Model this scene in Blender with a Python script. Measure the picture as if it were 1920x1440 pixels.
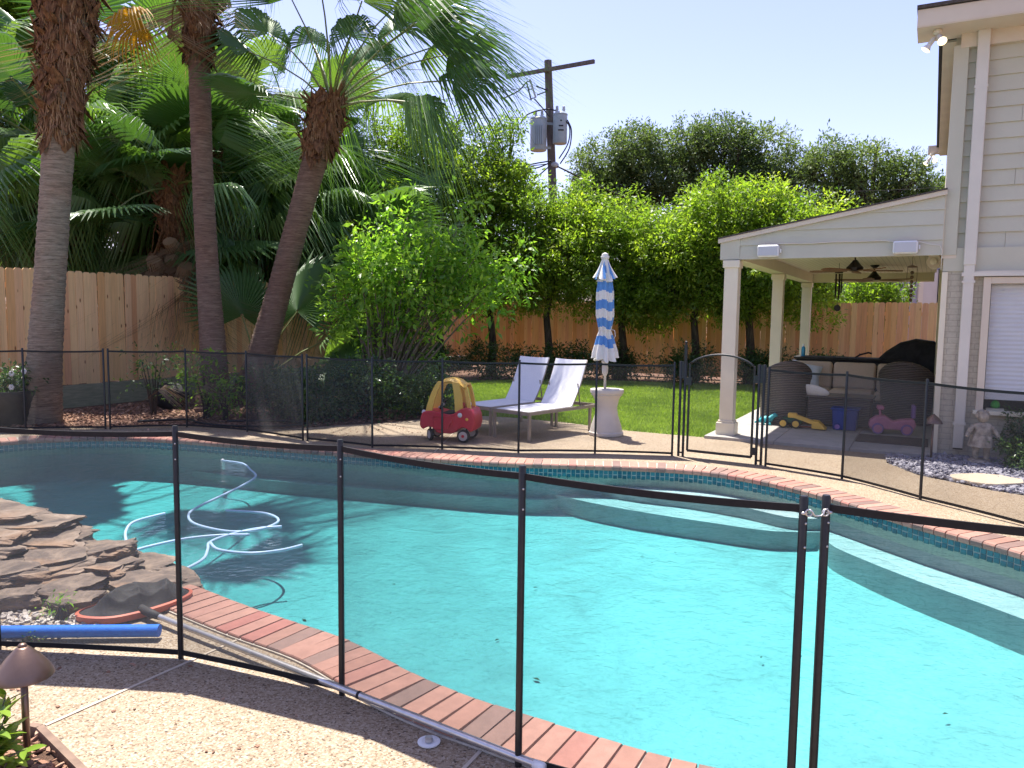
import bpy, bmesh, math, random
import numpy as np
from mathutils import Vector, Matrix, noise as mnoise
from mathutils.geometry import delaunay_2d_cdt

PI = math.pi
scene = bpy.context.scene
for o in list(bpy.data.objects):
    bpy.data.objects.remove(o)
COL = scene.collection

# ------------------------------------------------------------------ camera
cam_d = bpy.data.cameras.new('camera')
cam = bpy.data.objects.new('camera', cam_d)
COL.objects.link(cam)
scene.camera = cam
cam_d.sensor_width = 36.0
cam_d.lens = 36.0 * 1450 / 1920
cam_d.clip_start, cam_d.clip_end = 0.05, 600
PITCH, ROLL = math.atan(130 / 1450), 0.013
f0 = Vector((0, math.cos(PITCH), -math.sin(PITCH)))
u0 = Vector((0, math.sin(PITCH), math.cos(PITCH)))
r0 = Vector((1, 0, 0))
rr = r0 * math.cos(ROLL) + u0 * math.sin(ROLL)
uu = u0 * math.cos(ROLL) - r0 * math.sin(ROLL)
cam.matrix_world = Matrix(((rr.x, uu.x, -f0.x, 0), (rr.y, uu.y, -f0.y, 0), (rr.z, uu.z, -f0.z, 1.8), (0, 0, 0, 1)))

# ------------------------------------------------------------------ light
SUN_EL = math.radians(71.0)
SUN_AZ = math.atan2(-0.45, 0.89)            # from +Y towards +X
sdir = Vector((math.sin(SUN_AZ) * math.cos(SUN_EL), math.cos(SUN_AZ) * math.cos(SUN_EL), math.sin(SUN_EL)))
world = bpy.data.worlds.new('World')
scene.world = world
world.use_nodes = True
nt = world.node_tree
bg = nt.nodes['Background']
sky = nt.nodes.new('ShaderNodeTexSky')
sky.sky_type = 'NISHITA'
sky.sun_disc = False
sky.sun_elevation = SUN_EL
sky.sun_rotation = SUN_AZ
sky.altitude = 10
sky.air_density = 1.0
sky.dust_density = 1.0
sky.ozone_density = 2.5
tint = nt.nodes.new('ShaderNodeMix')
tint.data_type, tint.blend_type = 'RGBA', 'MULTIPLY'
tint.inputs[0].default_value = 1.0
tint.inputs[7].default_value = (1.08, 0.865, 0.98, 1)
nt.links.new(sky.outputs[0], tint.inputs[6])
nt.links.new(tint.outputs[2], bg.inputs[0])
bg.inputs[1].default_value = 0.088
sun_d = bpy.data.lights.new('sun', 'SUN')
sun_d.energy = 3.6
sun_d.angle = math.radians(0.55)
sun_d.color = (1.0, 0.955, 0.88)
sun = bpy.data.objects.new('sun', sun_d)
COL.objects.link(sun)
sun.rotation_euler = sdir.to_track_quat('Z', 'Y').to_euler()
scene.view_settings.view_transform = 'Standard'
scene.view_settings.look = 'None'
scene.view_settings.gamma = 1
scene.view_settings.use_curve_mapping = False
scene.view_settings.exposure = 1.7
cy = scene.cycles
cy.max_bounces = 8
cy.diffuse_bounces = 4
cy.glossy_bounces = 3
cy.transmission_bounces = 4
cy.transparent_max_bounces = 24
cy.caustics_reflective = False
cy.caustics_refractive = False
cy.use_denoising = True
cy.sample_clamp_indirect = 6

# ------------------------------------------------------------------ materials
def new_mat(name):
    m = bpy.data.materials.new(name)
    m.use_nodes = True
    n = m.node_tree
    p = n.nodes['Principled BSDF']
    return m, n, p, n.nodes['Material Output']

def N(n, t, **kw):
    x = n.nodes.new(t)
    for k, v in kw.items():
        setattr(x, k, v)
    return x

def ramp(n, stops, interp='LINEAR'):
    r = N(n, 'ShaderNodeValToRGB')
    r.color_ramp.interpolation = interp
    el = r.color_ramp.elements
    while len(el) < len(stops):
        el.new(0.5)
    for e, (p, c) in zip(el, stops):
        e.position = p
        e.color = (c[0], c[1], c[2], 1) if not isinstance(c, (int, float)) else (c, c, c, 1)
    return r

def mixc(n, fac, a, b, mode='MIX'):
    m = N(n, 'ShaderNodeMix', data_type='RGBA', blend_type=mode)
    for i, v in ((0, fac), (6, a), (7, b)):
        if hasattr(v, 'links') or hasattr(v, 'is_linked'):
            n.links.new(v, m.inputs[i])
        elif isinstance(v, (int, float)):
            m.inputs[i].default_value = v
        else:
            m.inputs[i].default_value = (v[0], v[1], v[2], 1)
    return m.outputs[2]

def coords(n, scale=(1, 1, 1), kind='Object', rnd=False):
    tc = N(n, 'ShaderNodeTexCoord')
    mp = N(n, 'ShaderNodeMapping')
    mp.inputs['Scale'].default_value = scale
    n.links.new(tc.outputs[kind], mp.inputs['Vector'])
    if rnd:
        oi = N(n, 'ShaderNodeObjectInfo')
        mu = N(n, 'ShaderNodeMath', operation='MULTIPLY')
        mu.inputs[1].default_value = 37.0
        n.links.new(oi.outputs['Random'], mu.inputs[0])
        n.links.new(mu.outputs[0], mp.inputs['Location'])
    return mp.outputs[0]

def noise_tex(n, vec, scale, detail=4, rough=0.55, dist=0.0):
    t = N(n, 'ShaderNodeTexNoise')
    t.inputs['Scale'].default_value = scale
    t.inputs['Detail'].default_value = detail
    t.inputs['Roughness'].default_value = rough
    t.inputs['Distortion'].default_value = dist
    n.links.new(vec, t.inputs['Vector'])
    return t.outputs[0]

def bump(n, p, h, strength, dist=0.01):
    b = N(n, 'ShaderNodeBump')
    b.inputs['Strength'].default_value = strength
    b.inputs['Distance'].default_value = dist
    n.links.new(h, b.inputs['Height'])
    n.links.new(b.outputs[0], p.inputs['Normal'])

MC = {}
def M(name, c1, c2=None, scale=6, rough=0.6, bmp=0.0, bscale=None, bdist=0.01, spec=0.35, metal=0.0, stretch=(1, 1, 1), rnd=False, detail=5, lo=0.35, hi=0.65, dirt=0.0):
    if name in MC:
        return MC[name]
    m, n, p, out = new_mat(name)
    c2 = c2 or tuple(x * 0.8 for x in c1)
    v = coords(n, stretch, rnd=rnd)
    h = noise_tex(n, v, scale, detail)
    r = ramp(n, ((lo, c1), (hi, c2)))
    n.links.new(h, r.inputs[0])
    col = r.outputs[0]
    if dirt:
        d = noise_tex(n, v, scale * 0.23, 6, 0.7)
        rd = ramp(n, ((0.45, 0.0), (0.75, dirt)))
        n.links.new(d, rd.inputs[0])
        col = mixc(n, rd.outputs[0], col, tuple(x * 0.45 for x in c1))
    n.links.new(col, p.inputs['Base Color'])
    p.inputs['Roughness'].default_value = rough
    p.inputs['Specular IOR Level'].default_value = spec
    p.inputs['Metallic'].default_value = metal
    if bmp:
        bump(n, p, noise_tex(n, v, bscale or scale * 3, 6), bmp, bdist)
    MC[name] = m
    return m

def leaf_mat(name, dark, mid, light, trans=0.38, rough=0.42, tcol=None, use_obj=False):
    m, n, p, out = new_mat(name)
    if use_obj:
        src = N(n, 'ShaderNodeObjectInfo').outputs['Random']
    else:
        src = N(n, 'ShaderNodeAttribute', attribute_name='tone').outputs['Fac']
    r = ramp(n, ((0.0, dark), (0.5, mid), (1.0, light)))
    n.links.new(src, r.inputs[0])
    n.links.new(r.outputs[0], p.inputs['Base Color'])
    p.inputs['Roughness'].default_value = rough
    p.inputs['Specular IOR Level'].default_value = 0.4
    t = N(n, 'ShaderNodeBsdfTranslucent')
    tc = mixc(n, 1.0, r.outputs[0], tcol or (1.7, 1.9, 0.7), 'MULTIPLY')
    n.links.new(tc, t.inputs[0])
    ms = N(n, 'ShaderNodeMixShader')
    ms.inputs[0].default_value = trans
    n.links.new(p.outputs[0], ms.inputs[1])
    n.links.new(t.outputs[0], ms.inputs[2])
    n.links.new(ms.outputs[0], out.inputs[0])
    return m

MAT = {}
def build_materials():
    # exposed aggregate deck
    m, n, p, out = new_mat('aggregate')
    v = coords(n)
    vo = N(n, 'ShaderNodeTexVoronoi')
    vo.inputs['Scale'].default_value = 120
    n.links.new(v, vo.inputs['Vector'])
    sp = N(n, 'ShaderNodeSeparateColor')
    n.links.new(vo.outputs['Color'], sp.inputs[0])
    r = ramp(n, ((0.0, (0.07, 0.05, 0.035)), (0.10, (0.20, 0.135, 0.075)), (0.30, (0.27, 0.205, 0.135)), (0.7, (0.33, 0.26, 0.175)), (1.0, (0.42, 0.36, 0.28))))
    n.links.new(sp.outputs[0], r.inputs[0])
    big = noise_tex(n, v, 0.9, 6, 0.7)
    rb = ramp(n, ((0.3, (0.84, 0.80, 0.76)), (0.7, (1.0, 1.0, 1.0))))
    n.links.new(big, rb.inputs[0])
    c = mixc(n, 1.0, r.outputs[0], rb.outputs[0], 'MULTIPLY')
    st = noise_tex(n, v, 2.7, 8, 0.75, 0.8)
    rst = ramp(n, ((0.56, 0.0), (0.72, 0.45)))
    n.links.new(st, rst.inputs[0])
    c = mixc(n, rst.outputs[0], c, (0.17, 0.125, 0.085))
    n.links.new(c, p.inputs['Base Color'])
    p.inputs['Roughness'].default_value = 0.75
    bump(n, p, vo.outputs['Distance'], 0.5, 0.004)
    MAT['deck'] = m
    # mulch / soil
    m, n, p, out = new_mat('mulch')
    v = coords(n)
    h = noise_tex(n, coords(n, (1, 1, 1)), 38, 8, 0.75, 1.2)
    r = ramp(n, ((0.3, (0.05, 0.028, 0.018)), (0.52, (0.17, 0.09, 0.055)), (0.72, (0.33, 0.2, 0.13))))
    n.links.new(h, r.inputs[0])
    n.links.new(r.outputs[0], p.inputs['Base Color'])
    p.inputs['Roughness'].default_value = 0.95
    bump(n, p, h, 1.0, 0.03)
    MAT['mulch'] = m
    # lawn earth under the blades
    MAT['lawn'] = M('lawn_soil', (0.12, 0.18, 0.03), (0.16, 0.22, 0.04), 9, 0.9, 0.8, 60, 0.02)
    MAT['blade'] = leaf_mat('grass_blade', (0.14, 0.22, 0.035), (0.22, 0.32, 0.055), (0.32, 0.42, 0.085), 0.4, 0.5, (1.5, 1.6, 0.7))
    # pool plaster, with the water's ripple and refraction texture painted in as mottling
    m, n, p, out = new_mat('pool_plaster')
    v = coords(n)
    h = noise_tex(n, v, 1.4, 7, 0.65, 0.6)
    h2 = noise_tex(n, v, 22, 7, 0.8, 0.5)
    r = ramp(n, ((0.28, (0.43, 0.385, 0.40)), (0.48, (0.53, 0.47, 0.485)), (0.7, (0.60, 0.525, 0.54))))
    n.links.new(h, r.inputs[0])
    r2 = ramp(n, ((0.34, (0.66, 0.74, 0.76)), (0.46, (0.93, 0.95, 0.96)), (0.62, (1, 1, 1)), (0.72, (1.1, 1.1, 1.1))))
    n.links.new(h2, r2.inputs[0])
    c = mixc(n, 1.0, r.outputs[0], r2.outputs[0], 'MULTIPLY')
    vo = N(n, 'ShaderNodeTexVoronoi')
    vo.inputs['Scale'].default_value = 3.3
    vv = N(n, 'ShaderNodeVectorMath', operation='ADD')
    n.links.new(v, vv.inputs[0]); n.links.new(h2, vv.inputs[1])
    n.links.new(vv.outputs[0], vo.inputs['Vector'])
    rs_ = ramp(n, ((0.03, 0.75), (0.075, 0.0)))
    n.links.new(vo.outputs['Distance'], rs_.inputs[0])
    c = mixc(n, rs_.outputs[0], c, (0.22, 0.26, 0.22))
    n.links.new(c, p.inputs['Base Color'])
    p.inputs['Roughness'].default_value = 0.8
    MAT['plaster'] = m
    # water: straight transmission, Fresnel reflection, absorption in the volume
    m, n, p, out = new_mat('pool_water')
    n.nodes.remove(p)
    v = coords(n)
    h1 = noise_tex(n, v, 3.2, 3, 0.5, 0.8)
    h2 = noise_tex(n, v, 17, 4, 0.6, 1.0)
    ad = N(n, 'ShaderNodeMath', operation='MULTIPLY_ADD')
    ad.inputs[1].default_value = 0.35
    n.links.new(h2, ad.inputs[0])
    n.links.new(h1, ad.inputs[2])
    b = N(n, 'ShaderNodeBump')
    b.inputs['Strength'].default_value = 0.8
    b.inputs['Distance'].default_value = 0.03
    n.links.new(ad.outputs[0], b.inputs['Height'])
    fr = N(n, 'ShaderNodeFresnel')
    fr.inputs[0].default_value = 1.33
    n.links.new(b.outputs[0], fr.inputs['Normal'])
    gl = N(n, 'ShaderNodeBsdfGlossy')
    gl.inputs['Roughness'].default_value = 0.04
    n.links.new(b.outputs[0], gl.inputs['Normal'])
    tr = N(n, 'ShaderNodeBsdfTransparent')
    tr.inputs[0].default_value = (0.97, 0.995, 0.995, 1)
    ms = N(n, 'ShaderNodeMixShader')
    n.links.new(fr.outputs[0], ms.inputs[0])
    n.links.new(tr.outputs[0], ms.inputs[1])
    n.links.new(gl.outputs[0], ms.inputs[2])
    n.links.new(ms.outputs[0], out.inputs['Surface'])
    va = N(n, 'ShaderNodeVolumeAbsorption')
    va.inputs['Color'].default_value = (0.24, 0.91, 0.91, 1)
    va.inputs['Density'].default_value = 1.1
    n.links.new(va.outputs[0], out.inputs['Volume'])
    MAT['water'] = m
    # glazed waterline tile, coping brick, picket: tint per piece
    def per_piece(name, stops, rough, spec=0.4, vary=0.25, scale=20, bmp=0.0, bs=60):
        m, n, p, out = new_mat(name)
        oi = N(n, 'ShaderNodeObjectInfo')
        r = ramp(n, stops)
        n.links.new(oi.outputs['Random'], r.inputs[0])
        v = coords(n, rnd=True)
        h = noise_tex(n, v, scale, 6, 0.65)
        r2 = ramp(n, ((0.3, 1.0 - vary), (0.65, 1.0)))
        n.links.new(h, r2.inputs[0])
        n.links.new(mixc(n, 1.0, r.outputs[0], r2.outputs[0], 'MULTIPLY'), p.inputs['Base Color'])
        p.inputs['Roughness'].default_value = rough
        p.inputs['Specular IOR Level'].default_value = spec
        if bmp:
            bump(n, p, noise_tex(n, v, bs, 6), bmp, 0.004)
        return m
    MAT['tile'] = per_piece('waterline_tile', ((0, (0.010, 0.075, 0.115)), (0.5, (0.015, 0.115, 0.155)), (1, (0.03, 0.165, 0.20))), 0.15, 0.5)
    MAT['brick'] = per_piece('coping_brick', ((0, (0.19, 0.12, 0.10)), (0.16, (0.26, 0.16, 0.13)), (0.28, (0.37, 0.185, 0.135)), (0.8, (0.42, 0.225, 0.17)), (1, (0.38, 0.145, 0.115))), 0.7, 0.35, 0.22, 14, 0.35, 120)
    MAT['mortar'] = M('coping_mortar', (0.52, 0.47, 0.40), (0.42, 0.37, 0.31), 30, 0.9, 0.4)
    MAT['grout'] = M('tile_grout', (0.55, 0.56, 0.48), (0.45, 0.45, 0.4), 30, 0.9, 0.2)
    # cedar picket
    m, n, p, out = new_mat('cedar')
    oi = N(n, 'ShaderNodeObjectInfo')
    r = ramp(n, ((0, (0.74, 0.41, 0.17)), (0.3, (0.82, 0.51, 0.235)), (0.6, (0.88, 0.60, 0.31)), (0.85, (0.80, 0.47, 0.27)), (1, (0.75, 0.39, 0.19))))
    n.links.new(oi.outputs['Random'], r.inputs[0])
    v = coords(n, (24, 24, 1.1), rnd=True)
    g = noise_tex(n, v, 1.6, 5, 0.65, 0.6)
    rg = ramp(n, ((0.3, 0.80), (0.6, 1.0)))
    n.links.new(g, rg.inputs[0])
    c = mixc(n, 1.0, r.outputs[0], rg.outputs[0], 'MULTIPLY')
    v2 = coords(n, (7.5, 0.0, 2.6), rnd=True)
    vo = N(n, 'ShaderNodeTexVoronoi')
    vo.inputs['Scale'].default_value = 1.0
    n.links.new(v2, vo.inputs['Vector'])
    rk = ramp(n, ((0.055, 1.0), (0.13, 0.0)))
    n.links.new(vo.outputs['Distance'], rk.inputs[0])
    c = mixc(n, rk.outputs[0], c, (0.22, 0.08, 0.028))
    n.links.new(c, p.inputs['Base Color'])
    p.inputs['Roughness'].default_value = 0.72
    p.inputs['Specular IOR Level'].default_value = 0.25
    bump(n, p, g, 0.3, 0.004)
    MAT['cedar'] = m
    MAT['retain'] = M('treated_board', (0.34, 0.34, 0.23), (0.24, 0.25, 0.16), 5, 0.85, 0.3, stretch=(1, 1, 6))
    # pool fence
    MAT['fblack'] = M('fence_black', (0.012, 0.012, 0.013), (0.02, 0.02, 0.021), 40, 0.42, spec=0.45)
    MAT['tape'] = M('fence_border_tape', (0.010, 0.010, 0.011), (0.016, 0.015, 0.016), 60, 0.62, spec=0.3)
    m, n, p, out = new_mat('screen_mesh')
    ge = N(n, 'ShaderNodeNewGeometry')
    vm = N(n, 'ShaderNodeVectorMath', operation='DOT_PRODUCT')
    n.links.new(ge.outputs['Normal'], vm.inputs[0])
    n.links.new(ge.outputs['Incoming'], vm.inputs[1])
    ab = N(n, 'ShaderNodeMath', operation='ABSOLUTE')
    n.links.new(vm.outputs['Value'], ab.inputs[0])
    # woven threads: the openings close up the more the light slants through them
    r = ramp(n, ((0.36, 0.0), (0.58, 0.36), (0.78, 0.60), (0.92, 0.81), (1.0, 0.87)))
    n.links.new(ab.outputs[0], r.inputs[0])
    tc = N(n, 'ShaderNodeTexCoord')
    wv = N(n, 'ShaderNodeTexNoise')
    wv.inputs['Scale'].default_value = 2.5
    wv.inputs['Detail'].default_value = 2
    n.links.new(tc.outputs['Object'], wv.inputs['Vector'])
    rw = ramp(n, ((0.3, 0.93), (0.7, 1.05)))
    n.links.new(wv.outputs[0], rw.inputs[0])
    mu = N(n, 'ShaderNodeMath', operation='MULTIPLY', use_clamp=True)
    n.links.new(r.outputs[0], mu.inputs[0])
    n.links.new(rw.outputs[0], mu.inputs[1])
    df = N(n, 'ShaderNodeBsdfDiffuse')
    df.inputs[0].default_value = (0.035, 0.038, 0.044, 1)
    tl_ = N(n, 'ShaderNodeBsdfTranslucent')
    tl_.inputs[0].default_value = (0.16, 0.165, 0.18, 1)
    m0 = N(n, 'ShaderNodeMixShader')
    m0.inputs[0].default_value = 0.45
    n.links.new(df.outputs[0], m0.inputs[1])
    n.links.new(tl_.outputs[0], m0.inputs[2])
    tr = N(n, 'ShaderNodeBsdfTransparent')
    ms = N(n, 'ShaderNodeMixShader')
    n.links.new(mu.outputs[0], ms.inputs[0])
    n.links.new(m0.outputs[0], ms.inputs[1])
    n.links.new(tr.outputs[0], ms.inputs[2])
    n.links.new(ms.outputs[0], out.inputs[0])
    n.nodes.remove(p)
    MAT['screen'] = m
    # palm trunk with leaf scars
    m, n, p, out = new_mat('palm_trunk')
    v = coords(n, (2.2, 2.2, 24), rnd=True)
    g = noise_tex(n, v, 2.0, 6, 0.75, 0.8)
    g2 = noise_tex(n, coords(n, (1, 1, 1)), 1.3, 4)
    r = ramp(n, ((0.32, (0.07, 0.045, 0.033)), (0.5, (0.19, 0.125, 0.09)), (0.7, (0.33, 0.24, 0.18))))
    n.links.new(g, r.inputs[0])
    rb = ramp(n, ((0.35, (1.0, 0.85, 0.78)), (0.65, (1.0, 1.0, 0.97))))
    n.links.new(g2, rb.inputs[0])
    n.links.new(mixc(n, 1.0, r.outputs[0], rb.outputs[0], 'MULTIPLY'), p.inputs['Base Color'])
    p.inputs['Roughness'].default_value = 0.9
    bump(n, p, g, 1.0, 0.02)
    MAT['ptrunk'] = m
    m2 = m.copy(); m2.name = 'palm_trunk_pale'
    for nd in m2.node_tree.nodes:
        if nd.type == 'VALTORGB' and nd.color_ramp.elements[0].color[0] < 0.1:
            for e, c in zip(nd.color_ramp.elements, ((0.09, 0.075, 0.055), (0.27, 0.22, 0.165), (0.43, 0.37, 0.29))):
                e.color = (*c, 1)
    MAT['ptrunk_pale'] = m2
    MAT['boot'] = M('palm_fibre', (0.30, 0.155, 0.075), (0.11, 0.055, 0.03), 7, 0.95, 1.0, 40, 0.03, stretch=(3, 3, 1), spec=0.1)
    MAT['fibre'] = M('palm_fibre_pale', (0.42, 0.26, 0.14), (0.22, 0.12, 0.06), 5, 0.95, spec=0.1)
    MAT['bark'] = M('tree_bark', (0.11, 0.085, 0.065), (0.05, 0.04, 0.032), 8, 0.95, 0.9, 18, 0.02, stretch=(2, 2, 0.5), spec=0.1)
    MAT['bark_pale'] = M('stem_bark', (0.22, 0.18, 0.13), (0.12, 0.10, 0.075), 8, 0.9, 0.5, 18, 0.01, spec=0.1)
    MAT['frond'] = leaf_mat('palm_frond', (0.055, 0.12, 0.045), (0.095, 0.185, 0.055), (0.17, 0.26, 0.08), 0.34, 0.34, (1.5, 1.6, 0.5), True)
    MAT['frond_dry'] = leaf_mat('palm_frond_dry', (0.17, 0.11, 0.07), (0.27, 0.19, 0.12), (0.36, 0.27, 0.18), 0.25, 0.8, (1.2, 1.0, 0.7), True)
    MAT['frond_yellow'] = leaf_mat('palm_frond_yellow', (0.42, 0.26, 0.03), (0.45, 0.24, 0.03), (0.40, 0.19, 0.03), 0.4, 0.6, (1.4, 1.2, 0.5), True)
    MAT['petiole'] = M('palm_stalk', (0.13, 0.20, 0.05), (0.20, 0.19, 0.07), 3, 0.45)
    MAT['leaf_a'] = leaf_mat('glossy_leaf', (0.055, 0.105, 0.020), (0.16, 0.24, 0.035), (0.34, 0.40, 0.055), 0.52)
    MAT['leaf_b'] = leaf_mat('oak_leaf', (0.045, 0.08, 0.03), (0.105, 0.155, 0.055), (0.22, 0.28, 0.10), 0.42, 0.45, (1.4, 1.5, 0.7))
    MAT['leaf_c'] = leaf_mat('shrub_leaf', (0.07, 0.15, 0.028), (0.17, 0.31, 0.05), (0.36, 0.50, 0.085), 0.5, 0.35)
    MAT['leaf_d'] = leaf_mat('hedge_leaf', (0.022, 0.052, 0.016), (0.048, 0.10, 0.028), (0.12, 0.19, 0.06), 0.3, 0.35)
    MAT['leaf_n'] = leaf_mat('near_leaf', (0.13, 0.25, 0.03), (0.25, 0.38, 0.05), (0.42, 0.50, 0.10), 0.35, 0.35, (1.3, 1.3, 0.6))
    # house paint etc
    MAT['siding'] = M('siding_paint', (0.55, 0.525, 0.415), (0.52, 0.495, 0.39), 2.2, 0.6, 0.12, 40, dirt=0.12)
    MAT['trim'] = M('trim_paint', (0.78, 0.70, 0.53), (0.74, 0.665, 0.505), 3, 0.5, 0.08, 40, dirt=0.10)
    MAT['fascia'] = M('fascia_paint', (0.68, 0.58, 0.45), (0.63, 0.535, 0.42), 3, 0.55, dirt=0.1)
    MAT['ceil'] = None
    m, n, p, out = new_mat('beadboard')
    wv = N(n, 'ShaderNodeTexWave', wave_type='BANDS', bands_direction='X', wave_profile='SAW')
    wv.inputs['Scale'].default_value = 3.8
    v = coords(n)
    n.links.new(v, wv.inputs['Vector'])
    rw = ramp(n, ((0.0, 0.55), (0.1, 1.0), (0.92, 1.0), (1.0, 0.6)))
    n.links.new(wv.outputs['Fac'], rw.inputs[0])
    n.links.new(mixc(n, 1.0, (0.74, 0.66, 0.53), rw.outputs[0], 'MULTIPLY'), p.inputs['Base Color'])
    p.inputs['Roughness'].default_value = 0.55
    bump(n, p, rw.outputs[0], 0.4, 0.006)
    MAT['ceil'] = m
    # painted brick
    m, n, p, out = new_mat('painted_brick')
    br = N(n, 'ShaderNodeTexBrick')
    v = coords(n, (1, 1, 1))
    sx = N(n, 'ShaderNodeSeparateXYZ'); cx = N(n, 'ShaderNodeCombineXYZ')
    n.links.new(v, sx.inputs[0]); n.links.new(sx.outputs[0], cx.inputs[0]); n.links.new(sx.outputs[2], cx.inputs[1])
    n.links.new(cx.outputs[0], br.inputs['Vector'])
    br.inputs['Scale'].default_value = 1.0
    br.inputs['Brick Width'].default_value = 0.21
    br.inputs['Row Height'].default_value = 0.075
    br.inputs['Mortar Size'].default_value = 0.006
    br.inputs['Color1'].default_value = (0.54, 0.49, 0.38, 1)
    br.inputs['Color2'].default_value = (0.51, 0.46, 0.36, 1)
    br.inputs['Mortar'].default_value = (0.42, 0.37, 0.30, 1)
    h = noise_tex(n, v, 18, 6, 0.7)
    rh = ramp(n, ((0.3, 0.78), (0.6, 1.0)))
    n.links.new(h, rh.inputs[0])
    n.links.new(mixc(n, 1.0, br.outputs['Color'], rh.outputs[0], 'MULTIPLY'), p.inputs['Base Color'])
    p.inputs['Roughness'].default_value = 0.8
    bump(n, p, br.outputs['Fac'], -0.35, 0.006)
    MAT['pbrick'] = m
    MAT['shingle'] = M('shingle', (0.06, 0.05, 0.045), (0.11, 0.09, 0.08), 25, 0.95, 0.8)
    MAT['downpipe'] = M('downpipe_paint', (0.68, 0.63, 0.54), (0.64, 0.595, 0.51), 3, 0.4, dirt=0.1)
    MAT['white'] = M('white_plastic', (0.80, 0.80, 0.79), (0.74, 0.74, 0.73), 8, 0.4)
    MAT['blind'] = M('blind_fabric', (0.84, 0.85, 0.86), (0.80, 0.81, 0.83), 4, 0.8)
    m, n, p, out = new_mat('window_glass')
    p.inputs['Base Color'].default_value = (0.03, 0.035, 0.04, 1)
    p.inputs['Roughness'].default_value = 0.03
    p.inputs['Alpha'].default_value = 0.10
    MAT['glass'] = m
    MAT['slab'] = M('patio_concrete', (0.40, 0.375, 0.34), (0.33, 0.315, 0.285), 5, 0.85, 0.3, 50, dirt=0.25)
    # rock
    m, n, p, out = new_mat('ledge_rock')
    v = coords(n, (1, 1, 2.5))
    g = noise_tex(n, v, 4.5, 8, 0.68, 0.4)
    r = ramp(n, ((0.28, (0.035, 0.026, 0.02)), (0.45, (0.13, 0.093, 0.07)), (0.58, (0.24, 0.175, 0.125)), (0.75, (0.38, 0.31, 0.25))))
    n.links.new(g, r.inputs[0])
    o2 = noise_tex(n, v, 1.7, 4)
    ro = ramp(n, ((0.5, 0.0), (0.7, 0.5)))
    n.links.new(o2, ro.inputs[0])
    n.links.new(mixc(n, ro.outputs[0], r.outputs[0], (0.36, 0.17, 0.055)), p.inputs['Base Color'])
    p.inputs['Roughness'].default_value = 0.78
    bump(n, p, noise_tex(n, v, 16, 8, 0.7), 0.9, 0.02)
    MAT['rock'] = m
    MAT['slate'] = leaf_mat('slate_chip', (0.16, 0.15, 0.18), (0.26, 0.25, 0.29), (0.42, 0.40, 0.43), 0.0, 0.7)
    MAT['pebble'] = leaf_mat('pebble', (0.25, 0.2, 0.16), (0.42, 0.37, 0.32), (0.62, 0.57, 0.52), 0.0, 0.7)
    MAT['chip'] = leaf_mat('bark_chip', (0.13, 0.065, 0.04), (0.28, 0.15, 0.095), (0.46, 0.29, 0.2), 0.0, 0.9)
    # plain ones
    MAT['foam'] = M('blue_foam', (0.004, 0.13, 0.62), (0.004, 0.17, 0.72), 60, 0.65, 0.5, 150, 0.004)
    MAT['alu'] = M('brushed_metal', (0.62, 0.60, 0.58), (0.52, 0.50, 0.48), 30, 0.32, spec=0.5, metal=0.75)
    MAT['netred'] = M('net_rim', (0.50, 0.13, 0.075), (0.42, 0.10, 0.06), 8, 0.5)
    MAT['netblack'] = M('net_cloth', (0.016, 0.015, 0.016), (0.032, 0.03, 0.03), 90, 0.8, 0.25, 220, 0.004)
    MAT['bronze'] = M('bronze', (0.23, 0.15, 0.115), (0.17, 0.11, 0.085), 6, 0.38, 0.1, 60, spec=0.5, metal=0.8)
    MAT['toyred'] = M('toy_red', (0.62, 0.035, 0.06), (0.55, 0.03, 0.05), 4, 0.42, dirt=0.15)
    MAT['toyyel'] = M('toy_yellow', (0.88, 0.54, 0.10), (0.84, 0.50, 0.09), 4, 0.42, dirt=0.15)
    MAT['tyre'] = M('tyre_black', (0.02, 0.02, 0.022), (0.035, 0.033, 0.033), 30, 0.7)
    MAT['hub'] = M('toy_hub', (0.60, 0.55, 0.52), (0.52, 0.48, 0.45), 10, 0.5)
    MAT['sling'] = M('sling_fabric', (0.80, 0.79, 0.82), (0.74, 0.73, 0.76), 60, 0.8, 0.15, 200)
    MAT['taupe'] = M('lounger_frame', (0.30, 0.25, 0.21), (0.26, 0.22, 0.18), 10, 0.45, spec=0.4)
    MAT['cream'] = M('cream_resin', (0.66, 0.60, 0.53), (0.60, 0.54, 0.48), 4, 0.5, dirt=0.12)
    MAT['canvasw'] = M('canvas_white', (0.76, 0.73, 0.68), (0.70, 0.66, 0.61), 30, 0.9, 0.2, 150)
    MAT['canvasb'] = M('canvas_blue', (0.12, 0.29, 0.60), (0.10, 0.25, 0.54), 30, 0.9, 0.2, 150)
    MAT['polewhite'] = M('umbrella_pole', (0.66, 0.60, 0.50), (0.6, 0.55, 0.46), 8, 0.45)
    m, n, p, out = new_mat('wicker')
    v = coords(n)
    wv = N(n, 'ShaderNodeTexWave', wave_type='BANDS', bands_direction='Z')
    wv.inputs['Scale'].default_value = 11
    wv.inputs['Distortion'].default_value = 1.5
    n.links.new(v, wv.inputs['Vector'])
    h = noise_tex(n, v, 40, 4)
    r = ramp(n, ((0.1, (0.03, 0.024, 0.021)), (0.8, (0.17, 0.135, 0.115))))
    n.links.new(wv.outputs['Fac'], r.inputs[0])
    n.links.new(mixc(n, 0.35, r.outputs[0], h, 'OVERLAY'), p.inputs['Base Color'])
    p.inputs['Roughness'].default_value = 0.6
    bump(n, p, wv.outputs['Fac'], 0.7, 0.01)
    MAT['wicker'] = m
    MAT['cushion'] = M('cushion_tan', (0.56, 0.44, 0.33), (0.50, 0.39, 0.29), 40, 0.95, 0.25, 90)
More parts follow.
